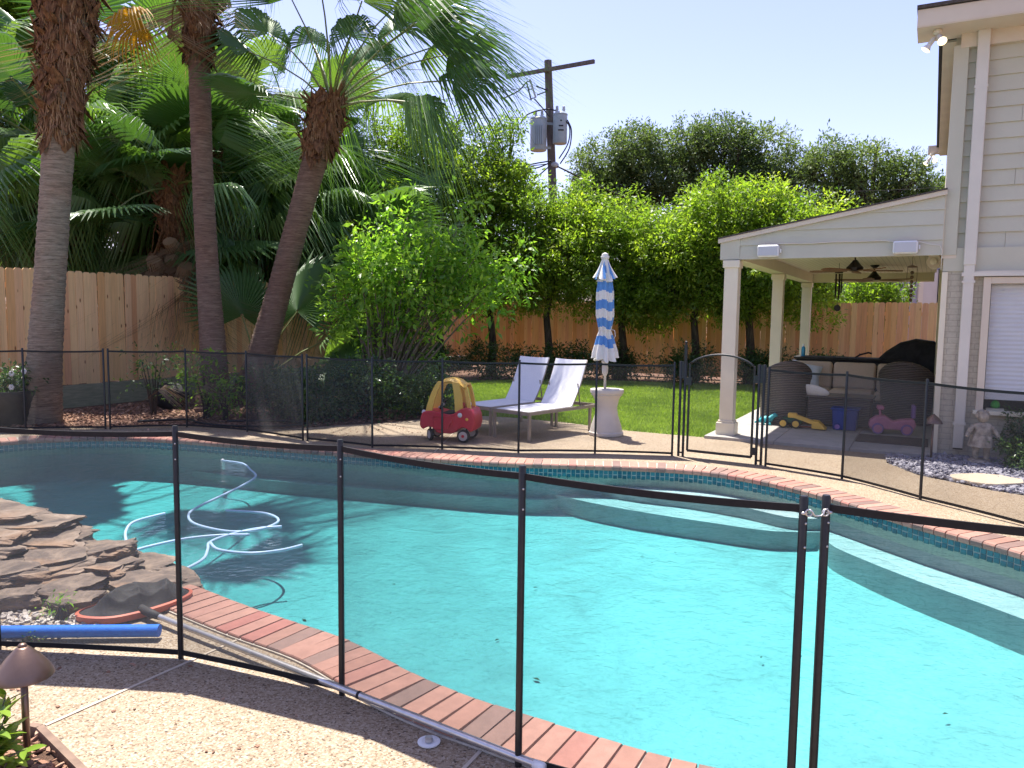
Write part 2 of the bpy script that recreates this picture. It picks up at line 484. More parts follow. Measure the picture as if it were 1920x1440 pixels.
    MAT['pillow'] = M('pillow_grey', (0.60, 0.66, 0.72), (0.52, 0.58, 0.64), 20, 0.95, 0.4, 40)
    MAT['black'] = M('black_cover', (0.010, 0.010, 0.012), (0.022, 0.022, 0.025), 8, 0.65, 0.5, 12, 0.03)
    MAT['fanblack'] = M('fan_black', (0.015, 0.012, 0.011), (0.022, 0.018, 0.016), 20, 0.45)
    MAT['fanblade'] = M('fan_blade', (0.26, 0.14, 0.07), (0.20, 0.105, 0.05), 8, 0.5, stretch=(8, 1, 1))
    MAT['mat_brown'] = M('door_mat', (0.055, 0.042, 0.04), (0.08, 0.062, 0.058), 60, 0.95, 0.6, 150)
    MAT['teal'] = M('toy_teal', (0.05, 0.38, 0.42), (0.04, 0.30, 0.34), 10, 0.5)
    MAT['blue'] = M('toy_blue', (0.02, 0.05, 0.25), (0.02, 0.045, 0.21), 10, 0.5)
    MAT['pink'] = M('toy_pink', (0.62, 0.23, 0.34), (0.56, 0.20, 0.30), 10, 0.5)
    MAT['purple'] = M('toy_purple', (0.30, 0.16, 0.40), (0.25, 0.13, 0.34), 10, 0.5)
    MAT['lime'] = M('toy_lime', (0.08, 0.52, 0.06), (0.07, 0.45, 0.05), 10, 0.4)
    MAT['dgreen'] = M('toy_green', (0.02, 0.10, 0.05), (0.02, 0.08, 0.04), 10, 0.5)
    MAT['stone'] = M('cast_stone', (0.50, 0.43, 0.34), (0.24, 0.20, 0.155), 14, 0.9, 0.7, 30, 0.015)
    MAT['steppad'] = M('step_stone', (0.55, 0.46, 0.34), (0.45, 0.37, 0.27), 25, 0.9, 0.6, 70)
    MAT['greyw'] = M('pole_wood', (0.16, 0.13, 0.12), (0.10, 0.08, 0.075), 4, 0.9, 0.6, 20, stretch=(3, 3, 0.3))
    MAT['tank'] = M('transformer_grey', (0.36, 0.42, 0.45), (0.31, 0.37, 0.40), 4, 0.45)
    MAT['insul'] = M('insulator', (0.45, 0.46, 0.48), (0.35, 0.36, 0.38), 10, 0.3)
    MAT['wire'] = M('wire_black', (0.02, 0.02, 0.022), (0.03, 0.03, 0.03), 10, 0.6)
    MAT['hose'] = M('pool_hose', (0.45, 0.60, 0.80), (0.38, 0.53, 0.74), 10, 0.4)
    MAT['edging'] = M('bed_edging', (0.22, 0.15, 0.11), (0.15, 0.10, 0.075), 12, 0.9, 0.4)
    MAT['joint'] = M('joint_mortar', (0.50, 0.43, 0.34), (0.46, 0.39, 0.31), 20, 0.9)
    MAT['nwall'] = M('neighbour_wall', (0.42, 0.40, 0.47), (0.38, 0.36, 0.43), 2, 0.8)
    MAT['nwall2'] = M('neighbour_wall_olive', (0.20, 0.21, 0.17), (0.17, 0.18, 0.15), 2, 0.8)
    MAT['petal'] = M('white_petal', (0.75, 0.72, 0.70), (0.66, 0.6, 0.6), 10, 0.6)
    MAT['planter'] = M('dark_planter', (0.03, 0.03, 0.032), (0.045, 0.043, 0.043), 10, 0.5)
    m, n, p, out = new_mat('lamp_bulb')
    p.inputs['Base Color'].default_value = (0.8, 0.76, 0.66, 1)
    p.inputs['Emission Color'].default_value = (1.0, 0.80, 0.42, 1)
    p.inputs['Emission Strength'].default_value = 0.9
    MAT['bulb'] = m
build_materials()

# ------------------------------------------------------------------ mesh helpers
def V(*a):
    return Vector(a)

class B:
    def __init__(s):
        s.v, s.f, s.m = [], [], []
        s.mi = 0
    def add(s, vs, fs):
        k = len(s.v)
        s.v.extend([tuple(x) for x in vs])
        for f in fs:
            s.f.append(tuple(i + k for i in f))
            s.m.append(s.mi)
    def box(s, c, d, R=None):
        c = Vector(c)
        vs = []
        for z in (-.5, .5):
            for x, y in ((-.5, -.5), (.5, -.5), (.5, .5), (-.5, .5)):
                q = Vector((x * d[0], y * d[1], z * d[2]))
                vs.append(c + (R @ q if R else q))
        s.add(vs, [(3, 2, 1, 0), (4, 5, 6, 7), (0, 1, 5, 4), (1, 2, 6, 5), (2, 3, 7, 6), (3, 0, 4, 7)])
        return s
    def bar(s, p0, p1, w, h, up=(0, 0, 1)):
        p0, p1 = Vector(p0), Vector(p1)
        d = p1 - p0
        y = d.normalized()
        x = y.cross(Vector(up))
        if x.length < 1e-4:
            x = y.cross(Vector((1, 0, 0)))
        x.normalize()
        z = x.cross(y)
        R = Matrix((x, y, z)).transposed()
        return s.box((p0 + p1) / 2, (w, d.length, h), R)
    def tube(s, pts, rad, n=8, cap=True):
        pts = [Vector(p) for p in pts]
        if not hasattr(rad, '__len__'):
            rad = [rad] * len(pts)
        t = (pts[1] - pts[0]).normalized()
        a = t.cross(Vector((0, 0, 1)))
        if a.length < 1e-3:
            a = t.cross(Vector((1, 0, 0)))
        a.normalize()
        vs, fs = [], []
        for i, p in enumerate(pts):
            if 0 < i < len(pts) - 1:
                t = (pts[i + 1] - pts[i - 1]).normalized()
            elif i:
                t = (pts[i] - pts[i - 1]).normalized()
            a = (a - t * a.dot(t))
            a.normalize()
            b = t.cross(a)
            for k in range(n):
                w = 2 * PI * k / n
                vs.append(p + (a * math.cos(w) + b * math.sin(w)) * rad[i])
        for i in range(len(pts) - 1):
            for k in range(n):
                q = (k + 1) % n
                fs.append((i * n + k, i * n + q, (i + 1) * n + q, (i + 1) * n + k))
        if cap:
            fs.append(tuple(range(n - 1, -1, -1)))
            e = (len(pts) - 1) * n
            fs.append(tuple(e + k for k in range(n)))
        s.add(vs, fs)
        return s
    def lathe(s, prof, n=24, c=(0, 0, 0), axis=None):
        c = Vector(c)
        R = axis or Matrix.Identity(3)
        vs, fs = [], []
        for r, z in prof:
            for k in range(n):
                w = 2 * PI * k / n
                vs.append(c + R @ Vector((r * math.cos(w), r * math.sin(w), z)))
        for i in range(len(prof) - 1):
            for k in range(n):
                q = (k + 1) % n
                fs.append((i * n + k, i * n + q, (i + 1) * n + q, (i + 1) * n + k))
        fs.append(tuple(range(n - 1, -1, -1)))
        e = (len(prof) - 1) * n
        fs.append(tuple(e + k for k in range(n)))
        s.add(vs, fs)
        return s
    def prism(s, poly, h0, h1, axes='xyz'):
        n = len(poly)
        vs = []
        for h in (h0, h1):
            for p in poly:
                if axes == 'xyz':
                    vs.append((p[0], p[1], h))
                elif axes == 'xzy':
                    vs.append((p[0], h, p[1]))
                else:
                    vs.append((h, p[0], p[1]))
        fs = [tuple(range(n - 1, -1, -1)), tuple(range(n, 2 * n))]
        for k in range(n):
            q = (k + 1) % n
            fs.append((k, q, n + q, n + k))
        s.add(vs, fs)
        return s
    def grid(s, fn, nu, nv):
        vs = [fn(i / nu, j / nv) for j in range(nv + 1) for i in range(nu + 1)]
        fs = [(j * (nu + 1) + i, j * (nu + 1) + i + 1, (j + 1) * (nu + 1) + i + 1, (j + 1) * (nu + 1) + i) for j in range(nv) for i in range(nu)]
        s.add(vs, fs)
        return s
    def ball(s, c, r, n=12, m=8, R=None):
        c = Vector(c)
        if not hasattr(r, '__len__'):
            r = (r, r, r)
        vs, fs = [], []
        for j in range(m + 1):
            t = PI * j / m
            st = max(math.sin(t), 1e-3)
            for k in range(n):
                w = 2 * PI * k / n
                q = Vector((r[0] * st * math.cos(w), r[1] * st * math.sin(w), r[2] * math.cos(t)))
                vs.append(c + (R @ q if R else q))
        for j in range(m):
            for k in range(n):
                q = (k + 1) % n
                fs.append((j * n + k, (j + 1) * n + k, (j + 1) * n + q, j * n + q))
        s.add(vs, fs)
        return s
    def mesh(s, name, mats, smooth=False, fixn=True):
        me = bpy.data.meshes.new(name)
        me.from_pydata(s.v, [], s.f)
        if not isinstance(mats, (list, tuple)):
            mats = [mats]
        for m in mats:
            me.materials.append(m)
        if len(mats) > 1:
            me.polygons.foreach_set('material_index', s.m)
        if fixn:
            bm = bmesh.new()
            bm.from_mesh(me)
            bmesh.ops.recalc_face_normals(bm, faces=bm.faces)
            bm.to_mesh(me)
            bm.free()
        if smooth:
            me.polygons.foreach_set('use_smooth', [True] * len(me.polygons))
            if smooth != True:
                me.set_sharp_from_angle(angle=math.radians(smooth))
        return me
    def obj(s, name, mats, parent=None, smooth=False, bevel=0, loc=None, fixn=True, seg=2):
        return link(name, s.mesh(name, mats, smooth, fixn), parent, loc, bevel, seg)

def link(name, me, parent=None, loc=None, bevel=0, seg=2, rotz=0):
    o = bpy.data.objects.new(name, me)
    COL.objects.link(o)
    if parent is not None:
        o.parent = parent
    if loc is not None:
        o.location = loc
    if rotz:
        o.rotation_euler = (0, 0, rotz)
    if bevel:
        md = o.modifiers.new('bevel', 'BEVEL')
        md.width = bevel
        md.segments = seg
        md.limit_method = 'ANGLE'
        md.angle_limit = math.radians(40)
        md.harden_normals = False
    return o

LABELS = {}
def tag(o, label, cat, group=None):
    o['label'] = label
    o['category'] = cat
    if group:
        o['group'] = group
    return o

def thing(name, label, cat, loc=(0, 0, 0), rotz=0, group=None):
    o = bpy.data.objects.new(name, None)
    COL.objects.link(o)
    o.location = loc
    o.rotation_euler = (0, 0, rotz)
    return tag(o, label, cat, group)

def kind(o, k):
    o['kind'] = k
    return o

def np_mesh(name, verts, faces_n, mat, tone=None):
    """verts (n,k,3): n polygons of k own vertices"""
    n, k, _ = verts.shape
    me = bpy.data.meshes.new(name)
    me.vertices.add(n * k)
    me.vertices.foreach_set('co', verts.reshape(-1).astype(np.float32))
    me.loops.add(n * k)
    me.loops.foreach_set('vertex_index', np.arange(n * k, dtype=np.int32))
    me.polygons.add(n)
    me.polygons.foreach_set('loop_start', np.arange(0, n * k, k, dtype=np.int32))
    me.update(calc_edges=True)
    if tone is not None:
        at = me.attributes.new('tone', 'FLOAT', 'POINT')
        at.data.foreach_set('value', np.repeat(tone, k).astype(np.float32))
    me.materials.append(mat)
    return me

def catmull(pts, per=8, closed=True):
    P = np.array(pts, float)
    n = len(P)
    out = []
    rng = range(n) if closed else range(n - 1)
    for i in rng:
        if closed:
            a, b, c, d = P[(i - 1) % n], P[i], P[(i + 1) % n], P[(i + 2) % n]
        else:
            a, b, c, d = P[max(i - 1, 0)], P[i], P[i + 1], P[min(i + 2, n - 1)]
        for k in range(per):
            t = k / per
            out.append(0.5 * ((2 * b) + (-a + c) * t + (2 * a - 5 * b + 4 * c - d) * t * t + (-a + 3 * b - 3 * c + d) * t ** 3))
    if not closed:
        out.append(P[-1])
    return np.array(out)

def resample(P, step, closed=True):
    Q = np.vstack([P, P[:1]]) if closed else P
    seg = np.linalg.norm(np.diff(Q, axis=0), axis=1)
    L = np.concatenate([[0], np.cumsum(seg)])
    n = max(2, int(round(L[-1] / step)))
    s = np.linspace(0, L[-1], n, endpoint=not closed)
    return np.stack([np.interp(s, L, Q[:, i]) for i in range(Q.shape[1])], 1), L[-1]

def inside(poly, x, y):
    r = np.zeros(np.shape(x), bool)
    n = len(poly)
    j = n - 1
    for i in range(n):
        xi, yi = poly[i]
        xj, yj = poly[j]
        c = ((yi > y) != (yj > y)) & (x < (xj - xi) * (y - yi) / ((yj - yi) or 1e-12) + xi)
        r ^= c
        j = i
    return r

def region(outer, holes=(), z=0.0, zf=None, extra=()):
    pts, edges = [], []
    for ring in [outer] + list(holes):
        k = len(pts)
        n = len(ring)
        pts += [Vector((float(p[0]), float(p[1]))) for p in ring]
        edges += [(k + i, k + (i + 1) % n) for i in range(n)]
    pts += [Vector((float(p[0]), float(p[1]))) for p in extra]
    vs, es, fs, *_ = delaunay_2d_cdt(pts, edges, [], 0, 1e-5)
    b = B()
    keep = []
    for f in fs:
        cx = sum(vs[i].x for i in f) / len(f)
        cy_ = sum(vs[i].y for i in f) / len(f)
        if inside(outer, cx, cy_) and not any(inside(h, cx, cy_) for h in holes):
            a, b_, c = (vs[i] for i in f[:3])
            if (b_ - a).cross(c - a) < 0:
                f = tuple(reversed(f))
            keep.append(tuple(f))
    b.add([(v.x, v.y, zf(v.x, v.y) if zf else z) for v in vs], keep)
    return b

AX = math.radians(-28.4)                     # house / fence axes
ax = Vector((math.cos(AX), math.sin(AX), 0))
bx_ = Vector((-math.sin(AX), math.cos(AX), 0))
C0 = Vector((5.66, 10.3, 0))
def HW(u, v, z=0):
    return C0 + ax * u + bx_ * v + Vector((0, 0, z))

# ------------------------------------------------------------------ pool and ground
POOL_C = [(-7.4, 9.2), (-6.9, 10.2), (-6.2, 10.62), (-5.4, 10.75), (-4.65, 10.61), (-3.4, 10.2), (-2.18, 9.8), (-.85, 9.45), (0, 9.24), (1.03, 9.14), (1.84, 9.03),
          (2.36, 8.82), (2.82, 8.36), (3.17, 7.75), (3.42, 7.12), (3.63, 6.59), (3.98, 5.85), (4.25, 4.9), (4.1, 3.9), (3.4, 3.05), (2.4, 2.68), (1.5, 2.70), (.78, 2.92),
          (.34, 3.14), (.02, 3.33), (-.18, 3.45), (-.48, 3.68), (-.91, 4.08), (-1.43, 4.42), (-1.96, 4.8), (-2.7, 5.35), (-3.5, 6.0), (-4.6, 6.6), (-5.8, 7.0), (-6.9, 7.8)]
POOL, PLEN = resample(catmull(POOL_C, 10), 0.105)
def ring_normals(P):
    t = np.roll(P, -1, 0) - np.roll(P, 1, 0)
    t /= np.linalg.norm(t, axis=1)[:, None]
    return np.stack([-t[:, 1], t[:, 0]], 1), t      # outward (clockwise ring), tangent
PN, PT = ring_normals(POOL)
def offset(d):
    return POOL + PN * d
WATER_Z = -0.118
def floor_z(x, y):
    k = min(1.0, max(0.0, (x + 0.5) / 3.5))
    return -0.56 + 0.05 * k - (0.060 - 0.042 * k) * max(0.0, 9.6 - y)

b = B()
ring = POOL.tolist()
n = len(ring)
vs = []
for (x, y) in ring:
    vs.append((x, y, -0.045))
for (x, y) in ring:
    vs.append((x, y, floor_z(x, y) + 0.10))
for (x, y) in (POOL - PN * 0.10).tolist():
    vs.append((x, y, floor_z(x, y)))
fs = []
for k in range(n):
    q = (k + 1) % n
    fs += [(k, q, n + q, n + k), (n + k, n + q, 2 * n + q, 2 * n + k)]
b.add(vs, fs)
fl = region((POOL - PN * 0.10).tolist(), (), 0, floor_z)
b.add(fl.v, fl.f)
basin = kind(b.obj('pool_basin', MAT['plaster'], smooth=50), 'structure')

def pool_debris():
    rs = random.Random(19)
    b = B()
    for _ in range(20):
        x, y = rs.uniform(-3, 3.4), rs.uniform(3.2, 8.8)
        if not inside((POOL - PN * .35).tolist(), x, y):
            continue
        a, L = rs.uniform(0, 6.28), rs.uniform(.012, .04)
        d, e = Vector((math.cos(a), math.sin(a), 0)), Vector((-math.sin(a), math.cos(a), 0))
        p = Vector((x, y, floor_z(x, y) + .006))
        b.add([p - d * L, p + e * L * .4 + Vector((0, 0, .006)), p + d * L, p - e * L * .4 + Vector((0, 0, .004))], [(0, 1, 2, 3)])
    o = b.obj('leaf_debris', M('wet_leaf', (0.10, 0.075, 0.04), (0.05, 0.045, 0.03), 20, 0.8), fixn=False)
    o['kind'] = 'stuff'; o['label'] = 'small brown leaves lying on the pool floor'; o['category'] = 'leaves'
pool_debris()
# entry steps and bench on the right hand wall
def step_slab(name, edge, z, zb=-0.9):
    """edge: inner curve, closed against the wall ring"""
    e = catmull(edge, 8, closed=False)
    i0 = int(np.argmin(np.linalg.norm(POOL - e[0], axis=1)))
    i1 = int(np.argmin(np.linalg.norm(POOL - e[-1], axis=1)))
    wall = [(POOL[k] + PN[k] * 0.05).tolist() for k in range(min(i0, i1), max(i0, i1) + 1)]
    if i1 > i0:
        wall = wall[::-1]
    poly = e.tolist() + wall
    bb = region(poly, (), z)
    k = len(e)
    bb.add([(p[0], p[1], z) for p in e] + [(p[0], p[1], zb) for p in e], [(i, i + 1, k + i + 1, k + i) for i in range(k - 1)])
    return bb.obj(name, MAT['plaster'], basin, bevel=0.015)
step_slab('step', [(1.10, 9.13), (1.45, 8.86), (2.0, 8.58), (2.5, 8.2), (2.85, 7.8), (3.17, 7.75)], -0.235)
step_slab('step', [(.55, 9.18), (.95, 8.80), (1.45, 8.42), (2.1, 8.02), (2.65, 7.72), (3.18, 7.70)], -0.36)
step_slab('step', [(3.18, 7.72), (3.05, 7.2), (3.15, 6.75), (3.35, 6.2), (3.62, 5.6), (3.85, 4.9), (3.75, 4.1), (3.45, 3.1)], -0.335)
# ledge along the far wall, left of the steps
step_slab('ledge', [(-4.4, 10.52), (-3.3, 10.02), (-2.2, 9.66), (-1.0, 9.36), (0.2, 9.09), (0.62, 9.17)], -0.40)

# water body
W = offset(0.06).tolist()
bw = region(W, (), WATER_Z)
n = len(W)
bot = region(W, (), -1.9)
bw.add(bot.v, [tuple(reversed(f)) for f in bot.f])
bw.add([(x, y, WATER_Z) for x, y in W] + [(x, y, -1.9) for x, y in W], [(k, (k + 1) % n, n + (k + 1) % n, n + k) for k in range(n)])
me = bw.mesh('water', MAT['water'], fixn=False)
bm = bmesh.new(); bm.from_mesh(me)
bmesh.ops.remove_doubles(bm, verts=bm.verts, dist=1e-4)
bmesh.ops.recalc_face_normals(bm, faces=bm.faces)
bm.to_mesh(me); bm.free()
kind(link('water', me), 'structure')

# grout band behind the waterline tiles and coping bed
b = B()
n = len(POOL)
A = offset(-0.004)
Bq = offset(0.02)
b.add([(x, y, -0.035) for x, y in A] + [(x, y, -0.215) for x, y in A] + [(x, y, -0.215) for x, y in Bq], [f for k in range(n) for f in ((k, (k + 1) % n, n + (k + 1) % n, n + k), (n + k, n + (k + 1) % n, 2 * n + (k + 1) % n, 2 * n + k))])
b.obj('grout_band', MAT['grout'], basin)
b = B()
A, Bq = offset(-0.008), offset(0.305)
b.add([(x, y, -0.035) for x, y in A] + [(x, y, 0.010) for x, y in A] + [(x, y, 0.010) for x, y in Bq] + [(x, y, -0.035) for x, y in Bq],
      [f for k in range(n) for f in ((k, (k + 1) % n, n + (k + 1) % n, n + k), (n + k, n + (k + 1) % n, 2 * n + (k + 1) % n, 2 * n + k), (2 * n + k, 2 * n + (k + 1) % n, 3 * n + (k + 1) % n, 3 * n + k))])
b.obj('mortar_bed', MAT['mortar'], basin)

# coping bricks: one mesh, one object each
prof = [(-0.025, -0.038), (-0.032, -0.02), (-0.032, 0.004), (-0.022, 0.018), (-0.004, 0.024), (0.292, 0.024), (0.296, 0.018), (0.296, -0.03)]
bb = B(); bb.prism(prof, -0.0475, 0.0475, 'x')
bb2 = B()
bb2.v = [(v[1], v[0], v[2]) for v in bb.v]; bb2.f = bb.f; bb2.m = bb.m     # length along local X (outward), width along Y
brick_me = bb2.mesh('brick', MAT['brick'])
def in_view(x, y, pad=0.06):
    return y > 1.6 and abs(x) / y < 0.72 + pad
random.seed(4)
rest = B()
for k in range(len(POOL)):
    x, y = POOL[k]
    a = math.atan2(PN[k, 1], PN[k, 0])
    if -5.6 < x < -2.05 and y < 7:        # hidden under the rock pile
        continue
    if in_view(x, y):
        o = link('brick', brick_me, basin, (x, y, random.uniform(-0.0015, 0.0015)), rotz=a + random.uniform(-.012, .012))
    else:
        R = Matrix.Rotation(a, 3, 'Z')
        rest.add([R @ Vector(v) + Vector((x, y, 0)) for v in bb2.v], bb2.f)
o = rest.obj('brick_run', MAT['brick'], basin)
o['kind'] = 'stuff'

# waterline tiles, two rows; nearest single, the rest joined
TP, _ = resample(catmull(POOL_C, 10), 0.0555)
TN, TT = ring_normals(TP)
tb = B(); tb.box((0, 0, 0), (0.012, 0.046, 0.041))
tile_me = link('tile', tb.mesh('tile', MAT['tile'])).data
bpy.data.objects.remove(bpy.data.objects['tile'])
cand = []
for k in range(len(TP)):
    x, y = TP[k]
    if y < 5.2 or TN[k, 1] < -0.3 and x < 3:
        continue
    d = math.hypot(x, y)
    for row in range(2):
        cand.append((d, k, row))
cand.sort()
rest = B()
for i, (d, k, row) in enumerate(cand):
    x, y = TP[k] - TN[k] * 0.006
    z = -0.064 - row * 0.049 + (0.004 if (k % 2) else -0.004) * (row == 1)
    a = math.atan2(TN[k, 1], TN[k, 0])
    if i < 290:
        link('tile', tile_me, basin, (x, y, z), rotz=a)
    else:
        R = Matrix.Rotation(a, 3, 'Z')
        rest.add([R @ Vector(v) + Vector((x, y, z)) for v in tb.v], tb.f)
rest.obj('tile_run', MAT['tile'], basin)['kind'] = 'stuff'

# ground sheet (bed soil), deck, patio slab, lawn, slate bed
hole = offset(0.10).tolist()
kind(region([(-250, -60), (250, -60), (250, 420), (-250, 420)], [hole], -0.03).obj('ground', MAT['mulch']), 'structure')
GR = [(5.28, 10.02), (5.0, 10.2), (4.75, 9.63), (4.74, 8.9), (4.95, 8.49), (5.12, 8.15), (5.4, 7.8), (6.2, 7.1), (8.5, 6.0)]
DECK = [(-14, 10.8), (-9, 11.3), (-7.7, 11.5), (-5.84, 11.84), (-5.2, 12.07), (-4.6, 11.82), (-3.97, 11.67), (-3.3, 11.9), (-2.73, 12.3), (-2.25, 12.47), (-1.78, 12.83), (-1.2, 13.45), (-.5, 13.63), (0, 13.47),
        (.9, 12.95), (1.86, 12.07), (2.46, 11.74), (2.95, 11.48)] + [tuple(HW(u, -0.35)[:2]) for u in (-2.9, 0.0)] + GR + [(9, -3), (-0.2, -3), (-0.2, 1.6), (-1.0, 2.3), (-1.68, 2.896), (-2.014, 3.184), (-2.3, 3.1), (-3.6, 2.9), (-6, 3.0), (-14, 6)]
kind(region(DECK, [offset(0.285).tolist()], 0.0).obj('deck', MAT['deck']), 'structure')
def deck_joint(p0, p1, w=0.016):
    bq = B(); bq.bar((*p0, 0.003), (*p1, 0.003), w, 0.004)
    return bq.obj('deck_joint', MAT['joint'], bpy.data.objects['deck'])
deck_joint((-2.0, 3.2), (-1.40, 4.26))
deck_joint((-.10, 3.07), (-.40, 2.45))
deck_joint((4.10, 6.10), (6.5, 6.7))
deck_joint((-1.0, 9.95), (-0.75, 13.4))

LAWN = [(-3.2, 15.3), (-1.2, 13.5), (-.5, 13.66), (0, 13.5), (.9, 12.98), (1.86, 12.10), (2.46, 11.77), (2.95, 11.51), tuple(HW(-2.98, -0.30)[:2]), tuple(HW(-2.98, 8.9)[:2]), (7.2, 20.6), (5.4, 20.5), (3.5, 21.0), (2.0, 21.1), (.7, 21.3), (-1.2, 20.4), (-2.8, 18.6)]
lawn = kind(region(LAWN, (), -0.005).obj('lawn', MAT['lawn']), 'structure')
rng = np.random.default_rng(3)
def scatter_in(poly, n, rng):
    P = np.array(poly)
    lo, hi = P.min(0), P.max(0)
    out = np.zeros((0, 2))
    while len(out) < n:
        q = rng.uniform(lo, hi, (n, 2))
        out = np.vstack([out, q[inside(poly, q[:, 0], q[:, 1])]])
    return out[:n]
def grass(name, poly, n, h=0.055, w=0.006):
    q = scatter_in(poly, n, rng)
    near = np.clip((q[:, 1] - 11) / 10, 0, 1)
    ang = rng.uniform(0, 2 * PI, n)
    hh = h * rng.uniform(0.5, 1.25, n)
    ww = w * (1 + near * 1.5)
    lean = rng.normal(0, 0.45, (n, 2)) * hh[:, None]
    v = np.zeros((n, 3, 3))
    v[:, 0, :2] = q - np.stack([np.cos(ang), np.sin(ang)], 1) * ww[:, None]
    v[:, 1, :2] = q + np.stack([np.cos(ang), np.sin(ang)], 1) * ww[:, None]
    v[:, :2, 2] = -0.01
    v[:, 2, :2] = q + lean
    v[:, 2, 2] = hh
    patch = 0.5 + 0.25 * np.sin(q[:, 0] * 1.9 + 1.3 * np.sin(q[:, 1])) * np.sin(q[:, 1] * 1.3)
    patch = patch + 0.22 * np.sin(q[:, 0] * 5.1 + 2.0 * np.sin(q[:, 1] * 3.3)) * np.sin(q[:, 1] * 4.7 + q[:, 0])
    tone = np.clip(patch + rng.normal(0, 0.25, n), 0, 1)
    return link(name, np_mesh(name, v, 3, MAT['blade'], tone))
o = grass('grass', LAWN, 190000)
kind(o, 'stuff'); o['label'] = 'bright green mown grass of the lawn behind the loungers'; o['category'] = 'grass'

# patio slab with saw cuts
sl = thing('patio_slab', 'pale concrete patio slab under the covered porch', 'slab', (0, 0, 0))
sl['kind'] = 'structure'
sl.location = C0; sl.rotation_euler = (0, 0, AX)
for i in range(7):
    for j in range(3):
        x0, x1 = -2.98 + j * 1.0, -2.98 + (j + 1) * 1.0 - 0.006
        if j == 2:
            x1 = 0.0
        y0, y1 = -0.35 + i * 1.3, -0.35 + (i + 1) * 1.3 - 0.006
        bq = B(); bq.box(((x0 + x1) / 2, (y0 + y1) / 2, 0.0), (x1 - x0, y1 - y0, 0.09))
        bq.obj('panel', MAT['slab'], sl, bevel=0.006)

def chips(name, poly, n, size, mat, z=0.0, flat=0.35, spread=0.02):
    """little irregular stones, six-vertex wedges"""
    q = scatter_in(poly, n, rng)
    base = np.array([[-1, -.6, 0], [.1, -1, 0], [1, -.3, 0], [.7, .8, 0], [-.5, .9, 0]])
    s = size * rng.uniform(0.5, 1.35, n)
    a = rng.uniform(0, 2 * PI, n)
    ca, sa = np.cos(a), np.sin(a)
    zz = z + rng.uniform(0, spread, n)
    tilt = rng.normal(0, 0.28, (n, 2))
    top = np.zeros((n, 5, 3)); low = np.zeros((n, 5, 3))
    for k in range(5):
        jx = base[k, 0] * (1 + rng.normal(0, .25, n)) * s
        jy = base[k, 1] * (1 + rng.normal(0, .25, n)) * s * 0.75
        X = q[:, 0] + jx * ca - jy * sa
        Y = q[:, 1] + jx * sa + jy * ca
        Z = zz + jx * tilt[:, 0] + jy * tilt[:, 1]
        top[:, k] = np.stack([q[:, 0] + (X - q[:, 0]) * .85, q[:, 1] + (Y - q[:, 1]) * .85, Z + s * flat], 1)
        low[:, k] = np.stack([X, Y, Z - s * 0.15], 1)
    tone = np.clip(rng.normal(0.5, 0.25, n), 0, 1)
    polys = [top]
    tones = [tone]
    quads = np.zeros((n, 5, 4, 3))
    for k in range(5):
        kk = (k + 1) % 5
        quads[:, k, 0], quads[:, k, 1], quads[:, k, 2], quads[:, k, 3] = low[:, k], low[:, kk], top[:, kk], top[:, k]
    V_ = np.concatenate([top.reshape(-1, 3), quads.reshape(-1, 3)])
    me = bpy.data.meshes.new(name)
    me.vertices.add(len(V_)); me.vertices.foreach_set('co', V_.reshape(-1).astype(np.float32))
    me.loops.add(len(V_)); me.loops.foreach_set('vertex_index', np.arange(len(V_), dtype=np.int32))
    st = np.concatenate([np.arange(n) * 5, n * 5 + np.arange(n * 5) * 4]).astype(np.int32)
    me.polygons.add(len(st)); me.polygons.foreach_set('loop_start', st)
    me.update(calc_edges=True)
    at = me.attributes.new('tone', 'FLOAT', 'POINT')
    at.data.foreach_set('value', np.concatenate([np.repeat(tone, 5), np.repeat(tone, 20)]).astype(np.float32))
    me.materials.append(mat)
    o = link(name, me)
    kind(o, 'stuff')
    return o
GRAVEL = GR[:-1] + [tuple(HW(2.6, -0.6)[:2]), tuple(HW(2.6, -0.02)[:2]), tuple(HW(0.03, -0.02)[:2]), tuple(HW(0.02, -0.34)[:2])]
kind(region(GRAVEL, (), -0.006).obj('slate_bed', M('slate_soil', (0.10, 0.09, 0.10), (0.17, 0.16, 0.17), 30, 0.95, 0.8)), 'structure')
o = chips('gravel', GRAVEL, 6500, 0.026, MAT['slate'], 0.004, 0.25, 0.025)
o['label'] = 'grey slate chips spread below the house window'; o['category'] = 'gravel'
NEARBED = [(-1.68, 2.88), (-2.0, 3.15), (-2.3, 3.07), (-3.0, 2.97), (-3.0, 1.9), (-1.0, 1.9), (-1.05, 2.28)]
o = chips('bark_chips', NEARBED, 3800, 0.017, MAT['chip'], -0.03, 0.22, 0.03)
o['label'] = 'reddish bark mulch in the bed beside the near path light'; o['category'] = 'mulch'
o = chips('pebbles', [(-3.3, 3.9), (-2.72, 3.98), (-2.38, 4.12), (-2.3, 4.35), (-3.3, 4.5)], 900, 0.016, MAT['pebble'], 0.002, 0.4, 0.01)
o['label'] = 'small pale pebbles at the foot of the rock waterfall'; o['category'] = 'pebbles'
o = chips('leaf_litter', [(-8.6, 11.6), (-5.2, 12.1), (-3.4, 12.0), (-2.4, 12.8), (-1.6, 13.6), (-3, 16.5), (-6.5, 16.5), (-8.3, 13.4)], 9000, 0.03, MAT['chip'], -0.03, 0.12, 0.03)
o['label'] = 'brown leaf mulch in the planting bed along the left wooden fence'; o['category'] = 'mulch'
o = chips('deck_litter', [(-2.2, 3.25), (-1.6, 2.95), (-.9, 2.4), (.2, 2.3), (-.2, 2.95), (-1.2, 3.65), (-1.9, 4.05), (-2.6, 3.9)], 45, 0.010, MAT['chip'], 0.002, 0.12, 0.003)
